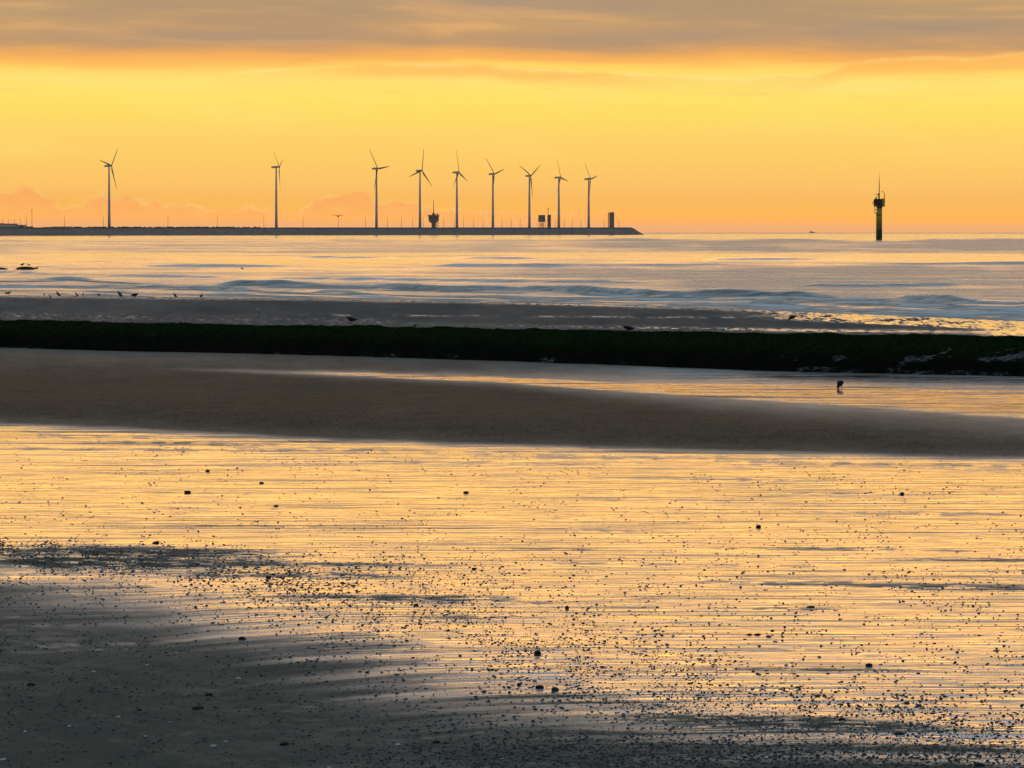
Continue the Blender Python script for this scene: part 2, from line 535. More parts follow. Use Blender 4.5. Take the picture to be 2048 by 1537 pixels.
def wetness(u, v):
    Wv, Fv, Pv, Dv, Cv = pl(u, Wl), pl(u, Ft), pl(u, Pt), pl(u, Dr), pl(u, Cr)
    n = fbm(u * 0.010, v * 0.06, 11, 4)
    n2 = fbm(u * 0.035, v * 0.22, 23, 3)
    n3 = fbm(u * 0.022, v * 0.42, 27, 4, 0.6)
    # flat beyond the groyne
    rp = fbm(u * 0.21, v * 0.8, 31, 2)
    w = 0.13 + 0.14 * (n - 0.5) + 0.10 * (n2 - 0.5)
    w = w + 0.40 * np.exp(-((v - Wv) / 3.0) ** 2)
    right = sstep(u, 1400, 1760)
    band1 = sstep(v, Wv - 2, Wv + 3) * (1 - sstep(v, Wv + 9 + 6 * right, Wv + 20))
    w = w + band1 * right * sstep(rp + n2, 0.72, 1.05) * 1.2
    tail = sstep(u, 1880, 2050)
    w = np.maximum(w, tail * (0.6 + 0.5 * sstep(rp, 0.4, 0.6)))
    b2 = np.exp(-((v - (Cv - 7)) / 3.5) ** 2) * sstep(u, 620, 1250)
    w = w + b2 * 0.62 * sstep(rp * (1 - right) + right, 0.35, 0.6) * (0.5 + 0.5 * sstep(u, 900, 1600))
    b3 = np.exp(-((v - (601 + 0.0145 * (u - 900))) / (2.0 + 2.4 * sstep(u, 950, 1250))) ** 2) * sstep(u, 880, 1010) * (1 - sstep(u, 1285, 1345))
    w = w + b3 * 1.1 * sstep(rp + sstep(u, 1080, 1250) * .5, 0.42, 0.62)
    b4 = np.exp(-((v - (631 + 0.006 * (u - 700))) / 1.6) ** 2) * sstep(u, 560, 660) * (1 - sstep(u, 1820, 1950))
    w = w + b4 * 0.45 * sstep(n2 + 0.3 * rp, 0.55, 0.8)
    glint = np.exp(-((v - (Cv - 9)) / 7.0) ** 2) * (1 - sstep(u, 700, 900))
    w = w + glint * 0.42 * sstep(rp, 0.58, 0.72)
    # bar between the groyne and the wet flat
    t = (v - Fv) / (Pv - Fv)
    wb = 0.08 + 0.10 * (n - 0.5) + 0.08 * (n2 - .5)
    wb = wb + 0.32 * np.exp(-((v - Fv - 6) / 9.0) ** 2) * sstep(u, 1000, 1700)
    wb = wb + 0.20 * sstep(u, 900, 1800) * (1 - sstep(t, 0.1, 0.6))
    wb = wb + 0.14 * (1 - sstep(t, 0.03, 0.38))
    sc, shh = pl(u, St), pl(u, Sh)
    q = np.abs(v - sc + 3.5 * (n - 0.5)) / np.maximum(shh, 0.8)
    streak = (1 - sstep(q, 0.55, 1.35)) * sstep(u, 400, 760)
    halo = np.exp(-(q / 2.2) ** 2) * 0.35 * sstep(u, 200, 700)
    wb = np.maximum(wb + halo, streak * (0.92 + 0.35 * (n2 - 0.5)))
    wb = wb + 0.55 * sstep(v, Pv - 15, Pv - 1) * (0.7 + 0.8 * (n - .3)) + 0.12 * sstep(v, Pv - 40, Pv - 10)
    k = sstep(v, Fv - 14, Fv - 4)
    w = w * (1 - k) + wb * k
    # wet flat and the drier foreground
    fl = 1.0 - 0.08 * sstep(n, 0.5, 0.75) - 0.30 * np.exp(-((v - Pv - 12) / 9.0) ** 2) * sstep(n2, .4, .6)
    L = pl(u, [(0, 130), (600, 220), (1200, 220), (2048, 220)])
    dry = sstep(v + 60 * (n - 0.5) + 60 * (n2 - .5), Dv - 25, Dv + L)
    fl = fl * (1 - dry) + (0.28 + 0.26 * (n - .5) + 0.34 * (n2 - .5) - 0.22 * (1 - sstep(u, 200, 1000)) * sstep(v, 1200, 1460)) * dry
    for (cu, cv, a, b, s) in RIDGE:
        e = ((u - cu) / a) ** 2 + ((v - cv - 0.012 * (u - cu) + 5 * (n2 - .5)) / b) ** 2
        fl = fl * (1 - 0.75 * s * np.exp(-e * e) * np.clip(0.25 + 1.25 * sstep(n3, 0.34, 0.62), 0, 1.2))
    kk = sstep(v + 3 * (n2 - .5), Pv - 3, Pv + 3)
    w = w * (1 - kk) + fl * kk
    return np.clip(w, 0.0, 1.0)


def sand_at(u, v):
    x, y, z = ground_at(u, v, base_z(np.float64(u), np.float64(v)))
    return Vector((float(x), float(y), float(z)))


# ================================================================ beach
m_sand, g = material('wet_sand')
geo = g.node('ShaderNodeNewGeometry')
sp_ = g.node('ShaderNodeSeparateXYZ')
g.put(sp_.inputs[0], geo.outputs['Position'])
px_, py_ = V(g, sp_.outputs[0]), V(g, sp_.outputs[1])
wet = g.attr('wetness')
streak = g.noise(g.vec(px_ * 0.35, py_ * 1.05), 1.0, 4.0, 0.6, 0.3)       # ripples running along the shore
streak2 = g.noise(g.vec(px_ * 1.3, py_ * 3.6, 5.0), 1.0, 3.0, 0.6)
grain = g.noise(g.vec(px_ * 40.0, py_ * 40.0), 1.0, 2.0, 0.6)
blot = g.noise(g.vec(px_ * 0.9, py_ * 0.55, 2.0), 1.0, 4.0, 0.6)
line = g.noise(g.vec(px_ * 0.085 + py_ * 0.012, py_ * 2.7, 4.0), 1.0, 3.0, 0.6, 0.04)       # long low ripple crests
line2 = g.noise(g.vec(px_ * 0.22, py_ * 6.5, 8.0), 1.0, 2.0, 0.6)
line3 = g.noise(g.vec(px_ * 0.07, py_ * 0.62, 14.0), 1.0, 4.0, 0.65)
mid = g.smooth(wet, 0.18, 0.5)
w2 = wet + (streak - 0.5) * 0.24 * mid + (streak2 - 0.5) * 0.14 * mid
mid2 = mid * g.smooth(wet, 0.42, 0.78)
line4 = g.noise(g.vec(px_ * 0.10, py_ * 0.95, 21.0), 1.0, 4.0, 0.62)       # sheets of seepage water breaking up
w2 = w2 + (line4 - 0.56) * 1.35 * g.smooth(wet, 0.14, 0.36) * (1.0 - g.smooth(wet, 0.80, 0.97)) * (1.0 - g.smooth(py_, 74.0, 90.0))
w2 = w2 - (g.smooth(line, 0.55, 0.68) * 0.42 + g.smooth(line2, 0.56, 0.70) * 0.26 + g.smooth(line3, 0.50, 0.64) * 0.62 * g.smooth(py_, 82.0, 125.0) * (1.0 - g.smooth(py_, 185.0, 215.0))) * mid2
rel = g.noise(g.vec(px_ * 2.2, py_ * 0.30, 12.0), 1.0, 3.0, 0.6)        # ripple troughs that hold water
far = g.smooth(py_, 185.0, 215.0)
w2 = w2 - g.smooth(rel, 0.46, 0.62) * 0.42 * far * mid
w2 = w2.clamp()
film = g.smooth(w2, 0.45, 0.86)
rough = g.curve(w2, [(0.0, 0.72), (0.2, 0.56), (0.4, 0.40), (0.6, 0.25), (0.8, 0.12), (0.92, 0.06), (1.0, 0.05)])
spec = g.lerp(g.smooth(w2, 0.08, 0.7), 0.0, 1.0, 0.02, 0.5)
dryc = g.mix(g.smooth(blot, 0.35, 0.7), (0.195, 0.112, 0.058, 1), (0.138, 0.082, 0.045, 1))
speck = g.noise(g.vec(px_ * 14.0, py_ * 1.6, 3.0), 1.0, 3.0, 0.65)
dryc = g.mix(g.smooth(grain, 0.35, 0.75) * 0.35, dryc, (0.06, 0.05, 0.042, 1))
speck2 = g.noise(g.vec(px_ * 5.0, py_ * 0.7, 13.0), 1.0, 4.0, 0.7)
broad = g.noise(g.vec(px_ * 0.22, py_ * 0.16, 17.0), 1.0, 4.0, 0.6)
dryc = g.mix(g.smooth(speck, 0.46, 0.68) * 0.8, dryc, (0.055, 0.042, 0.032, 1))
dryc = g.mix(g.smooth(speck2, 0.52, 0.66) * 0.6, dryc, (0.050, 0.038, 0.030, 1))
dryc = g.mix(g.smooth(broad, 0.48, 0.68) * 0.5, dryc, (0.075, 0.062, 0.050, 1))
dryc = g.mix(g.smooth(line2, 0.6, 0.75) * 0.4, dryc, (0.075, 0.058, 0.045, 1))
wetc = g.mix(g.smooth(blot, 0.3, 0.7), (0.085, 0.068, 0.054, 1), (0.06, 0.05, 0.042, 1))
dryc = g.mix((1.0 - g.smooth(py_, 66.0, 84.0)) * 0.75, dryc, (0.108, 0.116, 0.100, 1))         # blue-grey sky sheen of the near bank painted into its base colour
dryc = g.mix(g.smooth(py_, 190.0, 210.0) * 0.8, dryc, (0.034, 0.070, 0.092, 1))          # bluish tone of reflected sky put into the sand colour beyond the groyne
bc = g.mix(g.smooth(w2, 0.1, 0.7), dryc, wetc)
rip = g.noise(g.vec(px_ * 0.8, py_ * 2.0, 9.0), 1.0, 3.0, 0.55, 0.5)
rip2 = g.noise(g.vec(px_ * 4.0, py_ * 9.0, 1.0), 1.0, 2.0, 0.5)
hgt = rip * 0.008 * g.lerp(film, 0.0, 1.0, 1.0, 0.35) + rip2 * 0.002 * g.lerp(film, 0.0, 1.0, 1.0, 0.2) + (line * 0.016 + line2 * 0.004) * (mid2 * 0.85 + 0.15) + grain * 0.0006 * (1.0 - film)
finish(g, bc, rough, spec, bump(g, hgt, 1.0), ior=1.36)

us = np.concatenate([np.arange(-1500, -40, 40), np.arange(-40, 2090, 4.0), np.arange(2090, 3560, 40)])
vv = np.concatenate([np.arange(560, 690, 1.0), np.arange(690, 1565, 1.5), 1565 * np.power(1.045, np.arange(0, 36))])
U, Vv = np.meshgrid(us, vv)
Z = base_z(U, Vv)
X, Yg, Zg = ground_at(U, Vv, Z)
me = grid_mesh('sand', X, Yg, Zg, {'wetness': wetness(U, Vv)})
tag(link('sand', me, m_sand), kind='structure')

# ================================================================ sea
m_sea, g = material('sea_water')
geo = g.node('ShaderNodeNewGeometry')
sp_ = g.node('ShaderNodeSeparateXYZ')
g.put(sp_.inputs[0], geo.outputs['Position'])
px_, py_ = V(g, sp_.outputs[0]), V(g, sp_.outputs[1])
ruf, foam = g.attr('ruffle'), g.attr('foam')
n1 = g.noise(g.vec(px_ * 0.10, py_ * 0.20), 1.0, 4.0, 0.6)
n2 = g.noise(g.vec(px_ * 0.03, py_ * 0.025, 4.0), 1.0, 4.0, 0.6)
n3 = g.noise(g.vec(px_ * 0.5, py_ * 0.9, 7.0), 1.0, 3.0, 0.6)
lac = g.noise(g.vec(px_ * 0.28, py_ * 0.5, 3.0), 1.0, 5.0, 0.65, 0.6)
lac2 = g.noise(g.vec(px_ * 0.10, py_ * 1.2, 6.0), 1.0, 4.0, 0.6)
fo = g.smooth(foam + (lac - 0.5) * 0.8 + (lac2 - 0.5) * 1.1 * g.smooth(foam, 0.02, 0.2), 0.15, 1.1)
hs = n1 * 0.22 + n3 * 0.05
hs = hs * g.lerp((ruf + (n2 - 0.5) * 0.5).clamp(), 0.0, 1.0, 0.15, 1.5)
rough = g.lerp((ruf + (n2 - 0.5) * 0.6).clamp(), 0.0, 1.0, 0.12, 0.28)
rough = g.mix(fo, g.vec(rough, rough, rough), g.vec(0.9, 0.9, 0.9))
wc = g.mix(n2, (0.035, 0.055, 0.065, 1), (0.045, 0.065, 0.072, 1))
bc = g.mix(fo, wc, g.mix(g.smooth(foam + (lac2 - 0.5) * 1.4, 0.4, 1.0), (0.24, 0.29, 0.32, 1), (0.85, 0.88, 0.90, 1)))
finish(g, bc, rough, 0.5, bump(g, hs, 1.0), ior=1.333)

rows = [np.arange(150, 246, 2.0), np.arange(246, 470, 0.45), np.arange(470, 900, 1.6)]
y0, r_ = 900.0, []
while y0 < 9700:
    r_.append(y0)
    y0 *= 1.022
ys = np.concatenate(rows + [np.array(r_)])
ss = np.concatenate([np.linspace(-0.42, -0.15, 40, endpoint=False), np.linspace(-0.15, 0.15, 430, endpoint=False), np.linspace(0.15, 0.42, 40)])
YY, SS = np.meshgrid(ys, ss, indexing='ij')
XX = SS * YY
zc = sea_z(XX, YY)
el = np.arctan2(zc - H, np.sqrt(YY ** 2))
UU = 1024 + F * SS
VV = 768.5 - F * np.tan(np.arctan2(zc - H, YY) + PITCH)      # where each patch of water is seen along the shore axis
Wv = pl(UU, Wl)
gap = Wv - VV                                                # distance out from the water's edge
calm = sstep(gap, 1.0, 22.0)
zw = 0.085 * (fbm(XX * 0.05, YY * 0.085, 40, 3) - 0.5) * 2 * calm * (1 - sstep(YY, 1200, 2600))
zw = zw + 0.06 * (fbm(XX * 0.10, YY * 0.36, 45, 3, 0.6) - 0.5) * 2 * calm * (1 - sstep(YY, 700, 1300))
# low breakers: ridges along the shore (v of crest, amplitude, front and back length in m, along-shore variation)
CREST = [
    ([(-900, 552), (0, 558), (150, 560), (400, 573), (700, 576), (900, 582), (1100, 585), (1300, 590), (1500, 589), (1700, 594), (1900, 601), (2048, 605), (2900, 640)], 0.66, 2.2, 7.0, 0.0075, 51, 0.75),
    ([(-900, 566), (0, 569), (300, 574), (600, 583), (900, 588), (1200, 594), (1500, 597), (1800, 607), (2048, 614), (2900, 655)], 0.30, 2.0, 5.0, 0.009, 61, 1.0),
    ([(-900, 574), (0, 578), (400, 586), (800, 594), (1200, 601), (1500, 606), (1800, 617), (2048, 625), (2900, 668)], 0.14, 1.5, 4.0, 0.008, 71, 0.8),
    ([(-900, 580), (0, 585), (400, 591), (800, 598), (1200, 606), (1500, 613), (1800, 624), (2048, 633), (2900, 678)], 0.07, 1.2, 3.0, 0.008, 81, 0.6),
    ([(-900, 528), (0, 534), (700, 535), (1200, 533), (1600, 531), (1800, 529), (2048, 528), (2900, 524)], 0.50, 3.5, 12.0, 0.005, 91, 0.0),
    ([(-900, 516), (0, 516), (600, 516), (1200, 520), (2900, 520)], 0.42, 5.0, 14.0, 0.006, 101, 0.0),
    ([(-900, 548), (0, 546), (400, 556), (900, 562), (1300, 568), (1500, 571), (1700, 574), (2048, 570), (2900, 572)], 0.32, 3.0, 9.0, 0.006, 111, 0.0),
]
foam_a = np.zeros_like(XX)
for pts, amp, fr, bk, fq, sd, fm in CREST:
    cv = pl(UU, pts) + 5.0 * (vnoise(UU * fq * 0.8, 0 * UU + sd, sd) - 0.5) * (1 if fm else 0.4)
    yc = H * F / (cv - 456.0 + 0.0)                          # shore-normal position of this crest
    yc = yc * 1.0
    s = YY - yc
    mod = sstep(vnoise(UU * fq, 0 * UU + 3.1, sd + 1), 0.22, 0.8) * (0.55 + 0.45 * vnoise(UU * fq * 3.1, 0 * UU, sd + 2))
    if fm == 0:
        mod = sstep(vnoise(UU * fq, 0 * UU + 3.1, sd + 1), 0.32, 0.8)
    prof = np.where(s < 0, np.exp(-(s / fr) ** 2), np.exp(-(s / bk) ** 2))
    zw = zw + amp * mod * prof * sstep(gap, 0.5, 6.0)
    if fm:
        wash = sstep(-s, 1.2, 3.4) * (1 - sstep(-s, 9.0, 26.0))
        wash = wash + 0.45 * np.exp(-((s + 0.1) / 0.9) ** 2) * sstep(fbm(UU * 0.02, VV * 0.1, sd + 9, 3), 0.5, 0.66)
        foam_a = np.maximum(foam_a, fm * wash * (0.30 + 0.70 * sstep(fbm(UU * 0.009, VV * 0.35, sd + 5, 5, 0.62), 0.32, 0.66)))
foam_a = np.maximum(foam_a, 0.55 * (1 - sstep(gap, 1.5, 4.0)) * sstep(fbm(UU * 0.01, VV * 0.3, 77, 3), 0.3, 0.55))
foam_a *= sstep(gap, -3, 1) * (1 + 0.5 * sstep(UU, 900, 1500))
rz = sstep(UU, 700, 1500)
nb = fbm(UU * 0.0025, VV * 0.03, 201, 3)
nf = fbm(UU * 0.010, VV * 0.10, 207, 3)
ns = fbm(UU * 0.0055, VV * 0.42, 221, 5, 0.62)
edge = VV + 5.0 * (nf - 0.5) + 6 * (nb - .5)
ruf_a = 0.38 + 0.5 * (nb - 0.5) + 0.3 * (nf - 0.5) + 1.1 * (ns - 0.5)
ruf_a = ruf_a + (0.06 + 0.58 * rz) * sstep(edge, 477, 482.5) * (1 - sstep(edge, 497, 510)) * (0.75 + 0.5 * nf)
ruf_a = ruf_a - 0.25 * sstep(edge, 506, 510) * (1 - sstep(edge, 522, 530))
ruf_a = ruf_a + (0.18 + 0.38 * rz) * sstep(edge, 530, 545) * (1 - sstep(edge, 590, 620))
surf = sstep(gap, 1.0, 4.0) * (1 - sstep(gap, 24.0, 44.0))
ruf_a = ruf_a * (1 - surf) + surf * (0.55 + 0.9 * (fbm(UU * 0.008, VV * 0.5, 215, 4, .6) - 0.35))
ruf_a = ruf_a - 0.3 * (1 - sstep(edge, 476, 480)) * sstep(edge, 467.2, 468.5)
ruf_a = ruf_a + 0.9 * (1 - sstep(VV, 466.9, 467.8))
me = grid_mesh('sea', XX, YY, zc + zw, {'ruffle': np.clip(ruf_a, 0, 1), 'foam': np.clip(foam_a, 0, 1)})
tag(link('sea', me, m_sea), kind='structure')

# ================================================================ groyne (stone mound under weed)
m_gro, g = material('weedy_stone')
t_ = g.node('ShaderNodeTexCoord')
sp_ = g.node('ShaderNodeSeparateXYZ')
g.put(sp_.inputs[0], t_.outputs['Object'])
hz = V(g, sp_.outputs[2])
na = g.noise(t_.outputs['Object'], 0.8, 5.0, 0.65)
nb_ = g.noise(t_.outputs['Object'], 5.0, 4.0, 0.65)
weed = g.mix(g.smooth(nb_, 0.4, 0.65), (0.004, 0.010, 0.003, 1), (0.010, 0.030, 0.006, 1))
stone = g.mix(g.smooth(nb_, 0.35, 0.7), (0.003, 0.0035, 0.003, 1), (0.006, 0.008, 0.006, 1))
c = g.mix(g.smooth(hz + (na - 0.5) * 0.9, 0.45, 1.15), stone, weed)
bare = g.attr('bare')
bf = g.smooth(bare + (na - 0.5) * 0.9 + (nb_ - 0.5) * 1.3, 0.72, 1.0)
c = g.mix(bf, c, (0.024, 0.038, 0.043, 1))
finish(g, c, g.lerp(bf, 0.0, 1.0, 1.0, 0.5), g.lerp(bf, 0.0, 1.0, 0.0, 0.25), bump(g, na * 0.12 + nb_ * 0.05, 1.0))
gu = np.concatenate([np.arange(-900, -20, 16), np.arange(-20, 2070, 3.0), np.arange(2070, 3000, 16)])
qs = np.linspace(0, 1, 70)
GU, Q = np.meshgrid(gu, qs)
fx, fy, fz = ground_at(GU, pl(GU, Ft), 0.06)
cyv = fy + 9.0
rx, ry, rw = ray(GU, pl(GU, Cr) + 2.5 * (vnoise(GU * 0.02, GU * 0, 301) - 0.5) + 1.5 * (vnoise(GU * 0.07, GU * 0, 302) - .5))
cz = H + rw * (cyv / ry)
cx_ = rx * (cyv / ry)
by_ = fy + 17.0
bx_ = (GU - 1024) / F * by_
qa = Q / 0.6
GX = np.where(Q < 0.6, fx + (cx_ - fx) * qa, cx_ + (bx_ - cx_) * (Q - 0.6) / 0.4)
GY = np.where(Q < 0.6, fy + (cyv - fy) * qa, cyv + (by_ - cyv) * (Q - 0.6) / 0.4)
sh = np.where(Q < 0.6, np.sin(np.clip(qa, 0, 1) * math.pi / 2) ** 0.9, 1 - ((Q - 0.6) / 0.4) ** 1.5)
GZ = -0.25 + (cz + 0.25) * sh
rock = fbm(GX * 0.9, GY * 0.9, 320, 4, 0.6)
blk = 1 - np.abs(2 * fbm(GX * 0.55, GY * 0.8, 330, 3) - 1)
GZ = GZ + (0.34 * (rock - 0.5) + 0.30 * (blk - 0.75)) * np.sin(np.clip(Q, 0.02, 0.98) * math.pi) ** 0.5 * (1 - 0.7 * np.exp(-((Q - 0.6) / 0.06) ** 2))
GY = GY + 0.7 * (fbm(GX * 0.5, GY * 0.3, 340, 3) - 0.5) * (Q < 0.5)
bare_a = np.exp(-((Q - 0.09) / 0.06) ** 2) * sstep(GU, 500, 800) * sstep(fbm(GU * 0.012, GU * 0 + 2, 350, 4), 0.50, 0.70) * 0.8
bare_a = np.maximum(bare_a, np.exp(-((Q - 0.07) / 0.05) ** 2) * sstep(fbm(GU * 0.012, GU * 0 + 7, 352, 2), 0.66, 0.75) * 0.8)
bare_a = np.maximum(bare_a, np.exp(-((Q - 0.25) / 0.13) ** 2) * sstep(GU, 1650, 1900) * sstep(fbm(GX * 0.8, GY * 0.9, 360, 3), 0.46, 0.62))
bare_a = np.maximum(bare_a, np.exp(-((Q - 0.22) / 0.12) ** 2) * sstep(GU, 1450, 1600) * sstep(fbm(GX * 0.9, GY * 1.1, 363, 3), 0.60, 0.7) * 0.9)
me = grid_mesh('groyne', GX, GY, GZ, {'bare': bare_a})
tag(link('groyne', me, m_gro), 'long low stone groyne covered in dark green weed across the beach', 'groyne')

# ================================================================ materials for built things
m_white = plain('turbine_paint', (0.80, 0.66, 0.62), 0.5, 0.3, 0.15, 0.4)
m_blade = plain('blade_paint', (0.16, 0.12, 0.09), 0.5, 0.3, 0.15, 0.4)
m_dark = plain('dark_steel', (0.035, 0.033, 0.032), 0.7, 0.2, 0.3, 2.0)
m_yel = plain('yellow_paint', (0.60, 0.44, 0.015), 0.6, 0.3, 0.35, 0.7, (0.16, 0.11, 0.02))
m_black = plain('black_paint', (0.007, 0.007, 0.008), 0.7, 0.2, 0.3, 1.0)
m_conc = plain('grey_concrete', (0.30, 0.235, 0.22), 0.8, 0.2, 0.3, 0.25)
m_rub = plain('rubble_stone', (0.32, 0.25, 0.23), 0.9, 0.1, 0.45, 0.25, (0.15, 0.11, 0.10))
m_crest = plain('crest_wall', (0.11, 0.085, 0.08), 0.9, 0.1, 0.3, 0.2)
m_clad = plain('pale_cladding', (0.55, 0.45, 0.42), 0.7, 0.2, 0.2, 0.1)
m_glass = plain('dark_glass', (0.03, 0.03, 0.035), 0.2, 0.5, 0.1, 1.0)
m_bush = plain('scrub', (0.03, 0.032, 0.02), 0.95, 0.05, 0.4, 0.6)

# ================================================================ breakwater
bwY = lambda u: 3800.0 + (np.asarray(u, float) - 1024) * 0.42
root = empty('breakwater', at(1000, 469, float(bwY(1000)) + 20))
tag(root, 'long dark rubble breakwater along the horizon carrying the wind turbines', 'breakwater')
inv = root.location
bu = np.arange(-900, 1290, 1.2)
tipk = sstep(bu, 1258, 1287)
Yb = bwY(bu)
zs = sea_z(0, Yb)
rows_, mat_rows = [], []
_, ry, rw = ray(bu, 455.3 + 0 * bu)
ztop = H + rw / ry * (Yb + 22)
hgt_ = (ztop - zs)
hk = np.interp(bu, [1240, 1263, 1272, 1288], [1.0, 1.0, 0.66, 0.0])
jag = 0.7 * (fbm(bu * 0.22, bu * 0, 400, 3) - 0.5) * (1 - sstep(bu, 500, 700)) * (bu > 135) + 0.18 * (fbm(bu * 0.4, bu * 0, 401, 2) - 0.5)
P = []
for q in np.linspace(0, 1, 9):
    yy = Yb + 20 * q
    zz = zs - 0.6 + (hgt_ * hk * 0.86 + 0.6) * q + 0.9 * (fbm(bu * 0.5, bu * 0 + q * 9, 410, 3) - 0.5) * math.sin(q * math.pi)
    P.append(np.stack([(bu - 1024) / F * yy, yy, zz], -1))
P = np.array(P) - np.array(inv)
slope = link('rubble_slope', grid_mesh('rubble_slope', P[..., 0], P[..., 1], P[..., 2]), m_rub, root)
P = []
for yy, k in ((Yb + 20, 0.86), (Yb + 21.0, 1.0), (Yb + 27, 1.0), (Yb + 28.5, 0.9), (Yb + 50, 0.0)):
    zz = zs - 0.6 * (k == 0) + hgt_ * hk * k + (jag if k == 1.0 else 0)
    P.append(np.stack([(bu - 1024) / F * yy, yy, zz], -1))
P = np.array(P) - np.array(inv)
link('crest_wall', grid_mesh('crest_wall', P[..., 0], P[..., 1], P[..., 2]), m_crest, root)

# scrub on the landward half of the breakwater (nobody could count it)
mb = MB()
rg = random.Random(5)
for k in range(260):
    u = rg.choice([rg.uniform(141, 290), rg.uniform(141, 520), rg.uniform(300, 520)])
    Y0 = float(bwY(u)) + 23
    p = at(u, 455.3, Y0)
    s = rg.uniform(0.25, 0.75)
    bmesh.ops.create_icosphere(mb.bm, subdivisions=1, radius=1.0, matrix=Matrix.Translation(p + Vector((0, 0, s * 0.25))) @ Matrix.Rotation(rg.uniform(0, 3), 4, 'Z') @ Matrix.Diagonal((s * rg.uniform(0.8, 2.2), s * 1.2, s, 1)))
for v_ in mb.bm.verts:
    v_.co += Vector((rg.uniform(-.15, .15), rg.uniform(-.1, .1), rg.uniform(-.12, .12)))
tag(mb.build('scrub', m_bush), 'low dark scrub along the top of the breakwater', 'scrub', kind='stuff')

# ================================================================ wind turbines
PXT = 23.5                      # blade length in m; the apparent size gives the distance


def blade_mesh():
    bm_ = MB()
    rings = []
    for r, c, t, tw in ((0.0, 0.75, 0.70, 0), (0.05, 0.80, 0.68, 5), (0.14, 1.75, 0.50, 16), (0.22, 1.85, 0.42, 14), (0.4, 1.45, 0.30, 9), (0.6, 1.08, 0.2, 5), (0.8, 0.78, 0.13, 2), (0.95, 0.5, 0.08, 0), (1.0, 0.16, 0.05, 0)):
        ring = []
        for k in range(10):
            a = 2 * math.pi * k / 10
            x = c * (0.5 * math.cos(a) + (0.2 if r > 0.06 else 0.0))
            y = t * 0.5 * math.sin(a)
            ca, sa = math.cos(R(tw)), math.sin(R(tw))
            ring.append(Vector((x * ca - y * sa, x * sa + y * ca, r * PXT)))
        rings.append(ring)
    bm_.loft(rings)
    return bm_


TURB = [  # tower base u, hub u, v, rotor radius px, yaw factor, rotor angle, label
    (218.5, 223.0, 332.0, 50.0, 0.38, 42.0, 'wind turbine standing alone farthest left on the breakwater, one blade pointing down right'),
    (552.6, 558.4, 334.5, 48.0, 0.16, 188.0, 'wind turbine second from left, rotor seen almost edge-on, wide gaps on both sides'),
    (753.0, 755.5, 337.4, 48.0, 0.48, 84.0, 'wind turbine third from left, just left of the one beside the control tower'),
    (840.0, 844.0, 341.8, 46.5, 0.56, 14.0, 'wind turbine immediately left of the mushroom-shaped control tower'),
    (913.8, 918.2, 345.1, 47.0, 0.36, 112.0, 'wind turbine immediately right of the mushroom-shaped control tower'),
    (985.8, 988.7, 348.3, 44.5, 0.48, 76.0, 'wind turbine sixth from left, midway between the control tower and the box on legs'),
    (1058.8, 1061.7, 352.0, 43.5, 0.58, 58.0, 'wind turbine just left of the box on legs, two blades raised in a V'),
    (1117.6, 1121.5, 355.4, 41.0, 0.38, 100.0, 'wind turbine just right of the slim square tower with a mast'),
    (1177.4, 1181.1, 358.3, 42.5, 0.38, 80.0, 'wind turbine farthest right, last one before the tower at the breakwater tip'),
]
bl_me = None
hub_me = nac_me = None
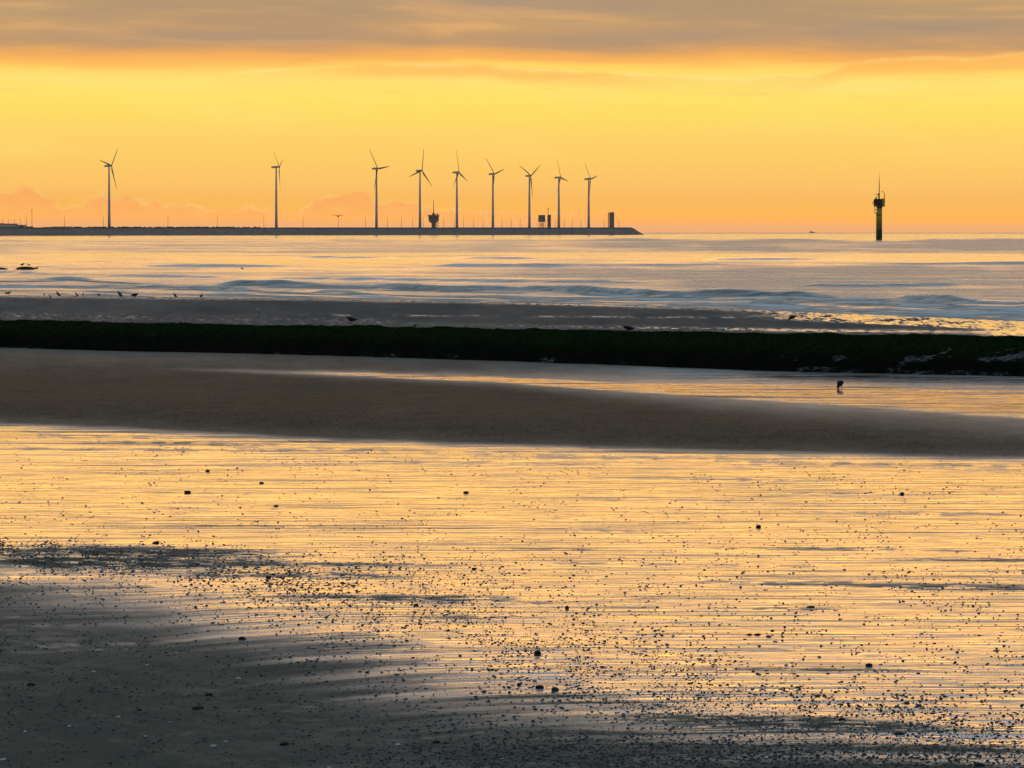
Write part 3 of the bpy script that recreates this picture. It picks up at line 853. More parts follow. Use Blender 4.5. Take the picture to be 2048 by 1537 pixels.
for i, (ub, hu, hv, rp, cyaw, th, lab) in enumerate(TURB):
    D = F * PXT / rp
    D = float(np.clip(D, bwY(ub) - 30, bwY(ub) + 260))
    k = rp * D / F / PXT                                     # small size differences stay in the rotor
    base = at(ub, 455.0, D)
    base.z -= 1.2
    hub = at(hu, hv, D)
    root = empty('wind_turbine', base)
    tag(root, lab, 'wind turbine', 'wind turbines on the breakwater')
    ht = hub.z - base.z
    psi = math.acos(cyaw)
    axis = Vector((math.sin(psi), -math.cos(psi), 0.0))
    off = hub - base
    tw_top = Vector((0, 0, ht - 1.1))
    hubp = Vector((off.x, -math.cos(psi) * 2.2, ht))
    mb = MB()
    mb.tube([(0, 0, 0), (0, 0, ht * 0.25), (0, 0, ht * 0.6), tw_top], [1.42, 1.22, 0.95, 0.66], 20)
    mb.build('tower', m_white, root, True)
    rot = Matrix.Rotation(math.atan2(axis.y, axis.x), 4, 'Z') @ Matrix.Rotation(R(-4.5), 4, 'Y')
    if nac_me is None:
        mb = MB()
        rings = []
        for x, w, h0, h1 in ((-4.6, 0.8, -0.55, 0.75), (-4.2, 1.0, -0.75, 0.85), (-1.5, 1.15, -1.0, 1.0), (1.2, 1.1, -1.0, 0.9), (1.7, 0.85, -0.75, 0.7)):
            rings.append([Vector((x, sy * w, z)) for sy, z in ((-1, h0 + 0.2), (-0.8, h0), (0.8, h0), (1, h0 + 0.2), (1, h1 - 0.2), (0.8, h1), (-0.8, h1), (-1, h1 - 0.2))])
        mb.loft(rings)
        mb.box((-3.6, 0, 1.15), (0.12, 0.12, 0.8))
        no = mb.build('nacelle', m_white, root)
        nac_me = no.data
    else:
        no = link('nacelle', nac_me, None, root)
    no.matrix_local = Matrix.Translation(Vector((0, 0, ht))) @ rot
    if hub_me is None:
        mb = MB()
        mb.tube([(-0.9, 0, 0), (-0.3, 0, 0), (0.3, 0, 0), (0.8, 0, 0), (1.1, 0, 0)], [0.8, 0.85, 0.8, 0.5, 0.12], 14)
        ho = mb.build('hub', m_white, root, True)
        hub_me = ho.data
    else:
        ho = link('hub', hub_me, None, root)
    ho.matrix_local = Matrix.Translation(hubp) @ rot
    for j in range(3):
        # rotor angle runs clockwise from straight up as seen from the shore
        brot = Matrix.Translation(hubp) @ rot @ Matrix.Rotation(-R(th + 120 * j), 4, 'X') @ Matrix.Rotation(R(90), 4, 'Z')
        if bl_me is None:
            b = blade_mesh().build('blade', m_blade, root, True)
            bl_me = b.data
        else:
            b = link('blade', bl_me, None, root)
        b.matrix_local = brot @ Matrix.Diagonal((k, k, k, 1))

# ================================================================ lamp posts on the breakwater
TU = [t[0] for t in TURB]
LP = [(129, 432), (207, 432), (336, 432), (434.5, 432), (527.7, 433), (606.4, 433), (676.6, 435), (731, 434), (775, 434), (803, 434), (825.4, 434),
      (846.5, 435), (887.4, 434), (908.2, 435), (927.3, 435), (947.4, 436), (966.3, 436), (1003.9, 436), (1022.5, 437), (1040.2, 437),
      (1076, 438), (1090.6, 438), (1110.5, 438), (1128.4, 438), (1144.5, 439), (1161.6, 439), (1208.5, 439), (1221, 440), (1238, 440)]
ordn = ['first', 'second', 'third', 'fourth', 'fifth', 'sixth', 'seventh', 'eighth', 'ninth', 'tenth']
gaps = {}
for u, v in LP:
    gaps.setdefault(sum(1 for t in TU if t < u), []).append((u, v))
for gi, lst in sorted(gaps.items()):
    for j, (u, v) in enumerate(lst):
        D = float(bwY(u)) + 24.5
        b = at(u, 455.2, D)
        b.z -= 0.3
        tp = at(u, v, D)
        h = tp.z - b.z
        root = empty('lamp_post', b)
        mb = MB()
        mb.tube([(0, 0, 0), (0, 0, h * 0.5), (0, 0, h - 0.1)], [0.17, 0.14, 0.10], 6)
        mb.build('pole', m_dark, root)
        mb = MB()
        mb.box((0.0, -0.45, h), (0.28, 1.1, 0.18))
        mb.build('lamp_head', m_dark, root)
        if gi == 0:
            where = 'left of the leftmost wind turbine'
        elif gi == 9:
            where = 'right of the rightmost wind turbine'
        else:
            where = 'between the %s and %s wind turbines' % (ordn[gi - 1], ordn[gi])
        if len(lst) > 1:
            lab = 'thin lamp post on the breakwater, %s from left %s' % (ordn[j], where)
        else:
            lab = 'thin lamp post on the breakwater, only one %s' % where
        tag(root, lab, 'lamp post', 'lamp posts along the breakwater')

# ================================================================ buildings and masts at the left end
PX = lambda D: D / F
D0 = float(bwY(20)) + 40


def rect(mb, u0, u1, v0, v1, D, depth, o):
    a, b = at(u0, v1, D), at(u1, v0, D)
    mb.box(((a.x + b.x) / 2 - o.x, D + depth / 2 - o.y, (a.z + b.z) / 2 - o.z), (b.x - a.x, depth, b.z - a.z))


o = at(10, 457.5, D0)
root = empty('harbour_building', o)
tag(root, 'pale flat-roofed harbour building in two steps at the far left end', 'building')
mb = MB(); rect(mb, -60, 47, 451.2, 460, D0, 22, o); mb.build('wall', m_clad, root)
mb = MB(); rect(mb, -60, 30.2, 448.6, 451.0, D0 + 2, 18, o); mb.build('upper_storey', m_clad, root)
mb = MB(); rect(mb, -60, 31, 447.7, 448.5, D0 + 1, 20, o); rect(mb, -60, 5, 446.9, 447.6, D0 + 3, 12, o); mb.build('upper_roof', m_dark, root)
mb = MB(); rect(mb, 31.3, 47.6, 450.3, 451.1, D0 - 1, 24, o); mb.build('lower_roof', m_dark, root)
mb = MB(); rect(mb, 42, 46.5, 452, 456, D0 - 0.3, 0.3, o); mb.build('door', m_dark, root)
o = at(58, 456.5, D0)
root = empty('low_shed', o)
tag(root, 'small dark flat-roofed shed at the foot of the mast with a ball on top', 'shed')
mb = MB(); rect(mb, 52.3, 63.6, 454.0, 458.5, D0, 10, o); mb.build('wall', m_conc, root)
mb = MB(); rect(mb, 51.9, 64, 453.2, 453.9, D0 - 0.5, 11, o); mb.build('roof', m_dark, root)
o = at(113, 457, D0 - 25)
root = empty('low_warehouse', o)
tag(root, 'long low dark warehouse between the ball-topped mast and the leftmost turbine', 'warehouse')
mb = MB(); rect(mb, 87, 139.5, 455.2, 459.5, D0 - 25, 16, o); mb.build('wall', m_conc, root)
mb = MB(); rect(mb, 86.8, 103, 454.3, 455.1, D0 - 25.5, 17, o); rect(mb, 103, 140, 453.6, 455.1, D0 - 25.6, 17, o); mb.build('roof', m_dark, root)
o = at(64.0, 455.5, D0 + 8)
root = empty('signal_mast', o)
tag(root, 'tall thin mast with a ball on its top beside the small shed', 'mast')
h = at(64, 420.5, D0 + 8).z - o.z
mb = MB(); mb.tube([(0, 0, -1), (0, 0, h)], [0.20, 0.13], 6); mb.build('pole', m_dark, root)
mb = MB(); bmesh.ops.create_uvsphere(mb.bm, u_segments=10, v_segments=8, radius=0.55, matrix=Matrix.Translation((0, 0, h))); mb.build('ball', m_dark, root, True)
for u, v, lab in ((5, 438, 'faint thin mast behind the harbour building, leftmost of four'), (17.3, 438, 'faint thin mast behind the harbour building, second of four from left'),
                  (29.6, 438.5, 'faint thin mast behind the harbour building, third of four from left'), (40.8, 438, 'faint thin mast behind the harbour building, rightmost of four'),
                  (52.5, 434.5, 'thin dark mast standing in the gap between harbour building and shed')):
    D = D0 + 60 if u < 50 else D0 + 6
    o = at(u, 456, D)
    h = at(u, v, D).z - o.z
    root = empty('thin_mast', o)
    tag(root, lab, 'mast', 'thin masts at the far left end')
    mb = MB(); mb.tube([(0, 0, -1.5), (0, 0, h)], [0.16 if u < 50 else 0.3, 0.1], 6); mb.build('pole', m_dark, root)
    mb = MB(); mb.box((0, 0, h), (0.6, 0.25, 0.2)); mb.build('lamp_head', m_dark, root)

# ================================================================ control tower
Dc = float(bwY(867)) + 26
o = at(867.3, 455.2, Dc); o.z -= 0.6
s = PX(Dc)
root = empty('control_tower', o)
tag(root, 'mushroom-shaped harbour control tower with a tall aerial between two turbines', 'control tower')


def ztop_(v, D=Dc, o_=o):
    return at(867, v, D).z - o_.z


def octo(mb, layers, n=8, rot=0.39, cx=0.0, cy=0.0):
    mb.loft([[Vector((cx + r * s * math.cos(rot + 2 * math.pi * k / n), cy + r * s * math.sin(rot + 2 * math.pi * k / n), ztop_(v))) for k in range(n)] for v, r in layers])


mb = MB(); octo(mb, [(455.4, 4.3), (446.5, 4.3)], 12); mb.build('stem', m_conc, root)
mb = MB(); octo(mb, [(446.6, 5.0), (445.0, 9.2), (442.3, 9.4), (441.9, 11.3), (437.0, 11.3)]); mb.build('lower_floors', m_conc, root)
mb = MB(); octo(mb, [(436.95, 10.6), (434.4, 11.2)]); w_ = mb.build('window_band', m_glass, root)
mb = MB(); octo(mb, [(434.35, 11.6), (433.4, 11.8), (431.2, 12.8), (430.6, 12.6)]); mb.build('roof', m_conc, root)
mb = MB()
mb.tube([(12.2 * s * math.cos(0.39 + math.pi * k / 4), 12.2 * s * math.sin(0.39 + math.pi * k / 4), ztop_(429.6)) for k in range(9)], 0.09, 5)
for k in range(8):
    a = 0.39 + 2 * math.pi * k / 8
    mb.tube([(12.2 * s * math.cos(a), 12.2 * s * math.sin(a), ztop_(430.8)), (12.2 * s * math.cos(a), 12.2 * s * math.sin(a), ztop_(429.4))], 0.1, 5)
mb.build('railing', m_dark, root)
mb = MB(); octo(mb, [(430.55, 3.4), (427.6, 3.2), (427.5, 2.4), (425.6, 1.6)]); mb.build('roof_cabin', m_conc, root)
mb = MB(); mb.tube([(0, 0, ztop_(426)), (0, 0, ztop_(400.5))], [0.38, 0.2], 8); mb.build('aerial', m_crest, root)
mb = MB(); mb.tube([(7.2 * s, 0, ztop_(430.7)), (7.2 * s, 0, ztop_(427.6))], 0.45, 8); mb.tube([(7.2 * s, 0, ztop_(428.4)), (7.2 * s, 0, ztop_(427.0))], 0.75, 8); mb.build('radar_dome', m_dark, root)
mb = MB()
mb.tube([(9.8 * s, -1.5, ztop_(446)), (4.6 * s, -2.2, ztop_(449.2))], 0.25, 6); mb.tube([(4.6 * s, -2.2, ztop_(449.2)), (9.6 * s, -2.2, ztop_(451.8))], 0.3, 6)
mb.tube([(9.6 * s, -2.2, ztop_(451.8)), (5.0 * s, -2.2, ztop_(455.0))], 0.3, 6); mb.box((9.6 * s, -2.2, ztop_(451.8)), (1.2, 1.0, 0.25)); mb.tube([(10.2 * s, -1.5, ztop_(445.4)), (10.2 * s, -1.5, ztop_(447))], 0.3, 6)
mb.build('staircase', m_dark, root)

# ================================================================ box on legs
Dc2 = float(bwY(1083)) + 26
o2 = at(1083.5, 455.4, Dc2); o2.z -= 0.5
s2 = PX(Dc2)
root = empty('cabin_on_stilts', o2)
tag(root, 'square dark cabin raised on braced legs beside the slim square tower', 'cabin')
Z2 = lambda v: at(1083, v, Dc2).z - o2.z
zb, zt = Z2(443.6), Z2(431.2)
mb = MB(); mb.box((0, 0, (zb + zt) / 2), (13.4 * s2, 5.0, zt - zb)); mb.build('cabin_wall', m_conc, root)
mb = MB(); mb.box((0, 0, zt + 0.15), (14.0 * s2, 5.4, 0.3)); mb.build('roof', m_dark, root)
mb = MB(); mb.box((0, 0, zb - 0.14), (14.0 * s2, 5.4, 0.26)); mb.build('floor_frame', m_dark, root)
for x in (-3.9, -1.3, 1.3, 3.9):
    mb = MB(); mb.tube([(x * s2, -1.6, 0), (x * s2, -1.6, zb - 0.27)], 0.26, 6); mb.tube([(x * s2, 1.6, 0), (x * s2, 1.6, zb - 0.27)], 0.26, 6)
    mb.build('leg', m_dark, root)
mb = MB(); mb.tube([(-1.3 * s2, -1.8, zb - 0.3), (1.3 * s2, -1.8, 0.3)], 0.13, 6); mb.tube([(-3.9 * s2, -1.8, zb * 0.5), (3.9 * s2, -1.8, zb * 0.5)], 0.08, 6); mb.build('brace', m_dark, root)

# ================================================================ slim square tower
o3 = at(1098.3, 455.4, Dc2); o3.z -= 0.5
root = empty('radar_tower', o3)
tag(root, 'slim square concrete tower with a T-shaped aerial mast beside the raised cabin', 'tower')
Z3 = lambda v: at(1098, v, Dc2).z - o3.z
mb = MB(); mb.box((0, 0, Z3(430.8) / 2), (6.9 * s2, 6.9 * s2, Z3(430.8))); mb.build('shaft', m_conc, root)
mb = MB(); mb.box((0.6 * s2, 0, Z3(430.4)), (8.3 * s2, 8 * s2, 0.35)); mb.build('roof_slab', m_dark, root)
mb = MB(); mb.tube([(-1.9 * s2, 0, Z3(430.2)), (-1.9 * s2, 0, Z3(416.8))], [0.26, 0.15], 6); mb.build('mast', m_dark, root)
mb = MB(); mb.box((-1.9 * s2, 0, Z3(416.7)), (6.4 * s2, 0.3, 0.28)); mb.tube([(-1.9 * s2, 0, Z3(420.6)), (-1.9 * s2, 0, Z3(418.2))], 0.42, 8); mb.build('aerial', m_dark, root)
for v in (434, 439, 444, 449):
    mb = MB()
    mb.box((0, -3.45 * s2 - 0.05, Z3(v)), (1.3, 0.12, 1.1))
    mb.build('window', m_glass, root)

# ================================================================ lighthouse tower at the tip
Dc4 = float(bwY(1222)) + 26
o4 = at(1222.3, 455.3, Dc4); o4.z -= 0.5
s4 = PX(Dc4)
root = empty('harbour_light_tower', o4)
tag(root, 'square light tower with an open lattice side near the breakwater tip', 'light tower')
Z4 = lambda v: at(1222, v, Dc4).z - o4.z
ht = Z4(426.2)
mb = MB(); mb.box((1.9 * s4, 0, ht / 2), (8.0 * s4, 8.0 * s4, ht)); mb.build('shaft', m_conc, root)
mb = MB()
for x, y in ((-5.8, -3.2), (-5.8, 3.2), (-2.7, -3.9)):
    mb.box((x * s4, y * s4, ht / 2), (0.36, 0.36, ht))
nl = 9
for k in range(nl + 1):
    z = ht * k / nl
    mb.box((-4.2 * s4, -3.2 * s4, z), (3.2 * s4, 0.3, 0.42 if k % 2 else 0.25)); mb.box((-4.2 * s4, 3.2 * s4, z), (3.2 * s4, 0.3, 0.25))
    if k < nl:
        a, b = (-5.8, -2.6) if k % 2 else (-2.6, -5.8)
        mb.tube([(a * s4, -3.2 * s4, z), (b * s4, -3.2 * s4, ht * (k + 1) / nl)], 0.3, 6)
mb.build('lattice_stair', m_dark, root)
mb = MB(); mb.box((0.2 * s4, 0, ht + 0.14), (12.8 * s4, 9 * s4, 0.26)); mb.build('top_deck', m_dark, root)
mb = MB(); mb.tube([(3.0 * s4, 0, ht + 0.27), (3.0 * s4, 0, ht + 0.9), (3.0 * s4, 0, ht + 1.2)], [0.55, 0.5, 0.2], 8); mb.build('lantern', m_dark, root)
mb = MB()
for x in (-5.6, -3, 0, 5.8):
    mb.tube([(x * s4, -3.8 * s4, ht + 0.27), (x * s4, -3.8 * s4, ht + 1.0)], 0.07, 5)
mb.tube([(-5.6 * s4, -3.8 * s4, ht + 1.0), (5.8 * s4, -3.8 * s4, ht + 1.0)], 0.07, 5)
mb.build('railing', m_dark, root)
mb = MB(); mb.tube([(1.0 * s4, 0, ht + 0.27), (1.0 * s4, 0, ht + 2.0)], 0.09, 5); mb.build('aerial', m_dark, root)
for k in range(6):
    mb = MB()
    mb.box((4.2 * s4, -4.0 * s4 - 0.04, ht * (0.12 + 0.15 * k)), (0.9, 0.1, 0.9))
    mb.build('window', m_glass, root)

# ================================================================ distant ship, hull down on the horizon
o = at(1624, 466.3, 8800.0)
root = empty('distant_ship', o)
tag(root, 'tiny hazy ship on the horizon left of the yellow beacon', 'ship')
s5 = PX(8800.0) * 0.62
mb = MB(); mb.loft([[Vector((x * s5, y, 0.3 - 2.0)) for x, y in ((-9, 0), (-7.5, -6), (8, -6), (11, 0), (8, 6), (-7.5, 6))], [Vector((x * s5, y, 1.6)) for x, y in ((-9.6, 0), (-8, -7), (8.5, -7), (12.2, 0), (8.5, 7), (-8, 7))]]); mb.build('hull', m_clad, root)
mb = MB(); mb.box((-1.5 * s5, 0, 2.35), (7 * s5, 9, 1.5)); mb.box((-3 * s5, 0, 3.6), (2.6 * s5, 8, 1.0)); mb.build('superstructure', m_clad, root)

# ================================================================ yellow and black beacon standing in the sea
pb = sea_at(1758.8, 479.6)
Db = pb.y
sb = PX(Db)
root = empty('sea_beacon', pb)
tag(root, 'yellow and black beacon pile with equipment cabin standing in the sea', 'beacon')
zb_ = lambda v: at(1758, v, Db).z - pb.z
xb = lambda u: (u - 1758.8) * sb
mb = MB(); mb.tube([(0, 0, -2), (0, 0, 0.5), (0, 0, zb_(459.6))], [5.9 * sb, 5.6 * sb, 5.35 * sb], 28); mb.build('black_pile_foot', m_black, root, True)
mb = MB(); mb.tube([(0, 0, zb_(459.6) + 0.002), (0, 0, zb_(414.2))], [5.3 * sb, 5.25 * sb], 28); mb.build('yellow_pile', m_yel, root, True)
mb = MB()
mb.tube([(0, 0, zb_(417.0)), (0, 0, zb_(414.0)), (0, 0, zb_(398.8))], [5.4 * sb, 6.0 * sb, 6.0 * sb], 16)
mb.build('equipment_drum', m_black, root)
mb = MB(); mb.box((xb(1750.4), 0, zb_(405.8)), (5.8 * sb, 9 * sb, zb_(399.0) - zb_(412.6))); mb.build('equipment_cabinet', m_black, root)
mb = MB(); mb.box((xb(1766.4), 0, zb_(406.0)), (5.6 * sb, 8 * sb, zb_(399.2) - zb_(412.8))); mb.build('side_cabinet', m_yel, root)
mb = MB(); mb.box((xb(1758.3), 0, zb_(413.3)), (22.0 * sb, 12 * sb, 0.25)); mb.build('platform', m_dark, root)
mb = MB(); mb.box((xb(1758.3), 0, zb_(398.6)), (17 * sb, 10 * sb, 0.2)); mb.build('top_deck', m_dark, root)
# solar panel leaning outwards
mb = MB()
a, b = Vector((xb(1744.3), 0, zb_(407.6))), Vector((xb(1752.2), 0, zb_(394.4)))
ang = math.atan2(b.z - a.z, b.x - a.x)
mb.box((a + b) / 2, ((b - a).length, 2.0, 0.16), Matrix.Rotation(-ang, 4, 'Y'))
mb.tube([(xb(1752.2), 0, zb_(394.4)), (xb(1755), 0, zb_(394.0))], 0.18, 6)
mb.loft([[Vector((xb(u), y, zb_(v))) for u, v in ((1748.0, 400.2), (1752.2, 394.8), (1753.2, 399.0))] for y in (-0.9, 0.9)])
mb.build('solar_panel', m_black, root)
mb = MB(); mb.box((xb(1744.4), 0, zb_(407.4)), (0.5, 0.7, 0.4)); mb.build('panel_foot', m_dark, root)
mb = MB(); mb.tube([(xb(1758.2), 0, zb_(399)), (xb(1758.2), 0, zb_(380)), (xb(1758.2), 0, zb_(364))], [0.30, 0.22, 0.17], 8); mb.build('mast', m_dark, root)
mb = MB(); mb.tube([(xb(1758.3), 0, zb_(364.2)), (xb(1758.6), 0, zb_(347))], [0.12, 0.05], 6); mb.build('aerial', m_dark, root)
mb = MB(); bmesh.ops.create_uvsphere(mb.bm, u_segments=12, v_segments=8, radius=1.9 * sb, matrix=Matrix.Translation((xb(1756.7), 0, zb_(389.3))))
mb.tube([(xb(1756.8), 0, zb_(391)), (xb(1756.9), 0, zb_(398.8))], 0.16, 6); mb.build('signal_lamp', m_dark, root, True)
mb = MB(); mb.box((xb(1752.0), 0, zb_(388.6)), (4.2 * sb, 0.12, 0.3)); mb.tube([(xb(1750), 0, zb_(388.6)), (xb(1757), 0, zb_(389.6))], 0.07, 5); mb.build('wind_vane', m_dark, root)
mb = MB(); mb.tube([(xb(1768.6), 0, zb_(399.2)), (xb(1768.6), 0, zb_(386.8)), (xb(1767.4), 0, zb_(384.9)), (xb(1762.4), 0, zb_(382.8))], [0.2, 0.17, 0.15, 0.14], 6); mb.build('davit', m_dark, root)
mb = MB(); mb.tube([(xb(1765.2), -1, zb_(399)), (xb(1765.2), -1, zb_(397.4))], 0.55, 8); mb.build('fog_horn', m_dark, root)
mb = MB()
for u in (1748.4, 1751.6, 1754.0):
    mb.tube([(xb(u), -0.6, zb_(426.4)), (xb(u), -0.6, zb_(414))], 0.11, 5)
for v in (426.2, 420.0):
    mb.tube([(xb(1748.4), -0.6, zb_(v)), (xb(1754.6), -0.6, zb_(v))], 0.13, 5)
mb.box((xb(1751.6), -0.2, zb_(426.4)), (6.6 * sb, 1.2, 0.16))
mb.build('ladder_cage', m_dark, root)
mb = MB(); mb.box((xb(1757.0), -5.0 * sb, zb_(430.3)), (8.4 * sb, 0.3, 0.55)); mb.tube([(xb(1752.4), 0, zb_(430)), (xb(1754.5), 0, zb_(430))], 0.2, 6); mb.build('pipe_clamp', m_dark, root)
mb = MB(); mb.tube([(xb(1752.7), 0, -1), (xb(1752.7), 0, zb_(426))], 0.19, 8); mb.build('fender_pipe', m_yel, root, True)

# ================================================================ rocks in the surf
def lump(name, u0, u1, vtop, vbase, mat, seed, depth=0.8):
    a, b = sea_at(u0, vbase), sea_at(u1, vbase)
    c = (a + b) / 2
    w = (b - a).length
    hgt = at(u0, vtop, c.y).z - at(u0, vbase, c.y).z
    bm_ = bmesh.new()
    bmesh.ops.create_icosphere(bm_, subdivisions=4, radius=1.0)
    for v_ in bm_.verts:
        p = v_.co.copy()
        n = 0.55 * (float(fbm(p.x * 1.6 + seed, p.y * 1.6 + p.z * 1.3, seed, 3)) - 0.5)
        flat = 1.0 - 0.25 * max(0.0, p.z)
        v_.co = Vector((p.x * w / 2 * (1.04 + 0.12 * n), p.y * w / 2 * depth, max(p.z, -0.4) * hgt * flat * (1.22 + 0.5 * n)))
    me_ = bpy.data.meshes.new(name)
    bm_.to_mesh(me_)
    bm_.free()
    me_.polygons.foreach_set('use_smooth', np.ones(len(me_.polygons), bool))
    o_ = link(name, me_, mat)
    o_.location = c
    return o_


m_rock = plain('weedy_rock', (0.022, 0.020, 0.016), 0.7, 0.2, 0.4, 3.0)
tag(lump('rock', 31.5, 68.5, 533.0, 540.4, m_rock, 3), 'domed dark rock in the sea with two gulls above it', 'rock')
tag(lump('rock', -30, 16.0, 535.0, 540.4, m_rock, 8, 0.4), 'low flat dark rock at the left edge of the sea', 'rock')

# ================================================================ birds
m_gwhite = plain('pale_plumage', (0.42, 0.43, 0.44), 0.8, 0.1, 0.2, 6.0)
m_ggrey = plain('grey_plumage', (0.10, 0.11, 0.125), 0.8, 0.1, 0.3, 6.0)
m_gdark = plain('dark_plumage', (0.022, 0.021, 0.022), 0.8, 0.1, 0.3, 6.0)
m_beak = plain('bird_beak', (0.20, 0.13, 0.03), 0.6, 0.2, 0.2, 10.0)
m_leg = plain('bird_leg', (0.08, 0.06, 0.05), 0.7, 0.2, 0.2, 10.0)

POSE = {   # body centre line in the bird's own x (forward) / z (up), with half heights: gull about 0.5 m long, 0.4 m tall
    'stand': [(-.30, .155, .008, .02), (-.24, .165, .022, .035), (-.15, .185, .055, .06), (-.03, .20, .085, .08), (.08, .22, .088, .082), (.15, .255, .065, .065), (.185, .31, .042, .045), (.20, .355, .045, .042), (.225, .375, .040, .036), (.255, .372, .024, .022)],
    'upright': [(-.20, .06, .008, .02), (-.17, .085, .022, .03), (-.11, .13, .055, .055), (-.04, .185, .082, .078), (.03, .24, .080, .076), (.07, .30, .055, .055), (.085, .355, .040, .042), (.095, .395, .043, .04), (.115, .412, .036, .034), (.142, .405, .02, .02)],
    'hunch': [(-.32, .20, .008, .02), (-.26, .195, .022, .035), (-.16, .20, .06, .065), (-.03, .205, .092, .09), (.09, .22, .09, .088), (.16, .25, .06, .06), (.21, .275, .046, .045), (.245, .285, .045, .042), (.27, .285, .036, .034), (.29, .28, .02, .02)],
    'peck': [(-.27, .25, .008, .02), (-.22, .245, .022, .035), (-.13, .23, .06, .06), (0, .21, .085, .08), (.10, .18, .075, .07), (.165, .135, .05, .05), (.205, .095, .036, .036), (.23, .065, .038, .036), (.245, .045, .03, .03), (.255, .03, .018, .018)],
    'float': [(-.28, .075, .008, .02), (-.23, .07, .02, .035), (-.15, .055, .05, .07), (-.03, .045, .075, .10), (.08, .055, .075, .095), (.15, .09, .05, .06), (.18, .135, .036, .04), (.195, .175, .04, .038), (.215, .19, .035, .033), (.24, .187, .02, .02)],
    'fly': [(-.27, 0, .006, .05), (-.20, 0, .018, .045), (-.10, 0, .05, .055), (0, 0, .07, .07), (.10, 0, .066, .065), (.17, .01, .045, .045), (.21, .018, .04, .04), (.235, .02, .04, .037), (.26, .018, .03, .03), (.28, .014, .015, .015)],
}


def bird(loc, pose, head, size, mats, label, name='gull', cat='gull', group='gulls along the shore'):
    mb_, mw = mats
    root = empty(name, loc, head)
    size *= 1.14
    root.scale = (size, size, size)
    tag(root, label, cat, group)
    L = POSE[pose]
    mb = MB()
    rings = []
    for k, (x, z, hz_, hy) in enumerate(L):
        a, b = L[max(k - 1, 0)], L[min(k + 1, len(L) - 1)]
        d = Vector((b[0] - a[0], 0, b[1] - a[1])).normalized()
        n = Vector((-d.z, 0, d.x))
        hz_ *= 1.18
        hy *= 1.12
        rings.append([Vector((x, 0, z)) + n * (hz_ * math.sin(2 * math.pi * j / 12)) + Vector((0, hy * math.cos(2 * math.pi * j / 12), 0)) for j in range(12)])
    mb.loft(rings)
    mb.build('body', mb_, root, True)
    a, b = L[-2], L[-1]
    d = Vector((b[0] - a[0], 0, b[1] - a[1])).normalized()
    mb = MB()
    p = Vector((b[0], 0, b[1]))
    mb.tube([p - d * 0.006, p + d * 0.03, p + d * 0.058 - Vector((0, 0, .008))], [.014, .010, .003], 6)
    mb.build('beak', m_beak, root, True)
    if pose == 'fly':
        for sy in (-1, 1):
            mb = MB()
            rings = []
            for y, x, z, c_, t in ((.05, .02, .03, .10, .03), (.20, .06, .10, .10, .022), (.36, .05, .115, .085, .016), (.52, -.01, .085, .06, .010), (.64, -.09, .035, .025, .005), (.68, -.13, .015, .006, .003)):
                rings.append([Vector((x + c_ * math.cos(2 * math.pi * j / 8), sy * y, z + t * math.sin(2 * math.pi * j / 8))) for j in range(8)])
            mb.loft(rings).build('wing', mw, root, True)
        return root
    i0 = 1
    for sy in (-1, 1):     # folded wing lying along the flank
        mb = MB()
        rings = []
        for k in range(1, 6):
            x, z, hz_, hy = L[k]
            a, b = L[k - 1], L[k + 1]
            d = Vector((b[0] - a[0], 0, b[1] - a[1])).normalized()
            n = Vector((-d.z, 0, d.x))
            kk = (0.3, 0.85, 1.0, 0.95, 0.4)[k - 1]
            c_ = Vector((x, sy * hy * 0.80, z)) + n * hz_ * 0.25
            if k == 1:
                c_ += Vector((-.05, 0, 0.0))
            rings.append([c_ + n * (hz_ * 0.72 * kk * math.sin(2 * math.pi * j / 8)) + Vector((0, sy * hy * 0.34 * kk * math.cos(2 * math.pi * j / 8), 0)) for j in range(8)])
        mb.loft(rings).build('wing', mw, root, True)
    if pose != 'float':
        for sy in (-1, 1):
            mb = MB()
            x0 = -.02 if pose == 'upright' else 0.0
            zt = 0.16
            f_ = .03 * sy
            mb.tube([(x0, sy * .035, zt), (x0 + f_ * .5 - .008, sy * .036, zt * .45), (x0 + f_, sy * .036, .008)], [.016, .011, .011], 6)
            mb.tube([(x0 + f_ - .012, sy * .036, .006), (x0 + f_ + .05, sy * .036, .004)], [.010, .006], 6)
            mb.tube([(x0 + f_, sy * .036, .006), (x0 + f_ + .045, sy * .056, .004)], [.008, .004], 5)
            mb.tube([(x0 + f_, sy * .036, .006), (x0 + f_ + .045, sy * .016, .004)], [.008, .004], 5)
            mb.build('leg', m_leg, root, True)
    return root


PALE, GREY, DARK = (m_gwhite, m_ggrey), (m_ggrey, m_gdark), (m_gdark, m_gdark)
RT, LF, AWAY = 0.0, math.pi, math.pi / 2


def wade(u, v):
    """foot point for a bird at the water's edge: on the sand or on the sea bed surface, whichever is higher"""
    a = sand_at(u, v)
    return a if a.z > 0 else sea_at(u, v)


bird(sea_at(15.5, 588.2), 'float', RT - 0.3, 1.0, GREY, 'gull with a raised head at the far left in the shallows, facing right')
bird(wade(88.3, 593.2), 'hunch', AWAY, 0.62, DARK, 'round dark bird at the water edge, seen from behind, far left')
bird(wade(100, 596.6), 'stand', AWAY + .4, 0.72, PALE, 'pale gull standing low just left of a grey upright gull')
bird(wade(116.5, 594.4), 'upright', LF + 0.5, 0.98, GREY, 'grey upright gull facing left, right of the pale low gull')
bird(wade(153.3, 593.6), 'upright', LF + 0.6, 0.72, DARK, 'small dark bird, left one of a close pair at the water edge')
bird(wade(166.2, 592.4), 'upright', AWAY, 0.56, DARK, 'smallest dark bird, right one of a close pair at the water edge')
bird(wade(197.6, 593.2), 'hunch', LF + 0.7, 0.62, DARK, 'small dark bird alone between the close pair and the large gulls')
bird(wade(240, 595.6), 'upright', LF + 0.4, 1.1, GREY, 'largest upright gull at the water edge, beside a stooping gull')
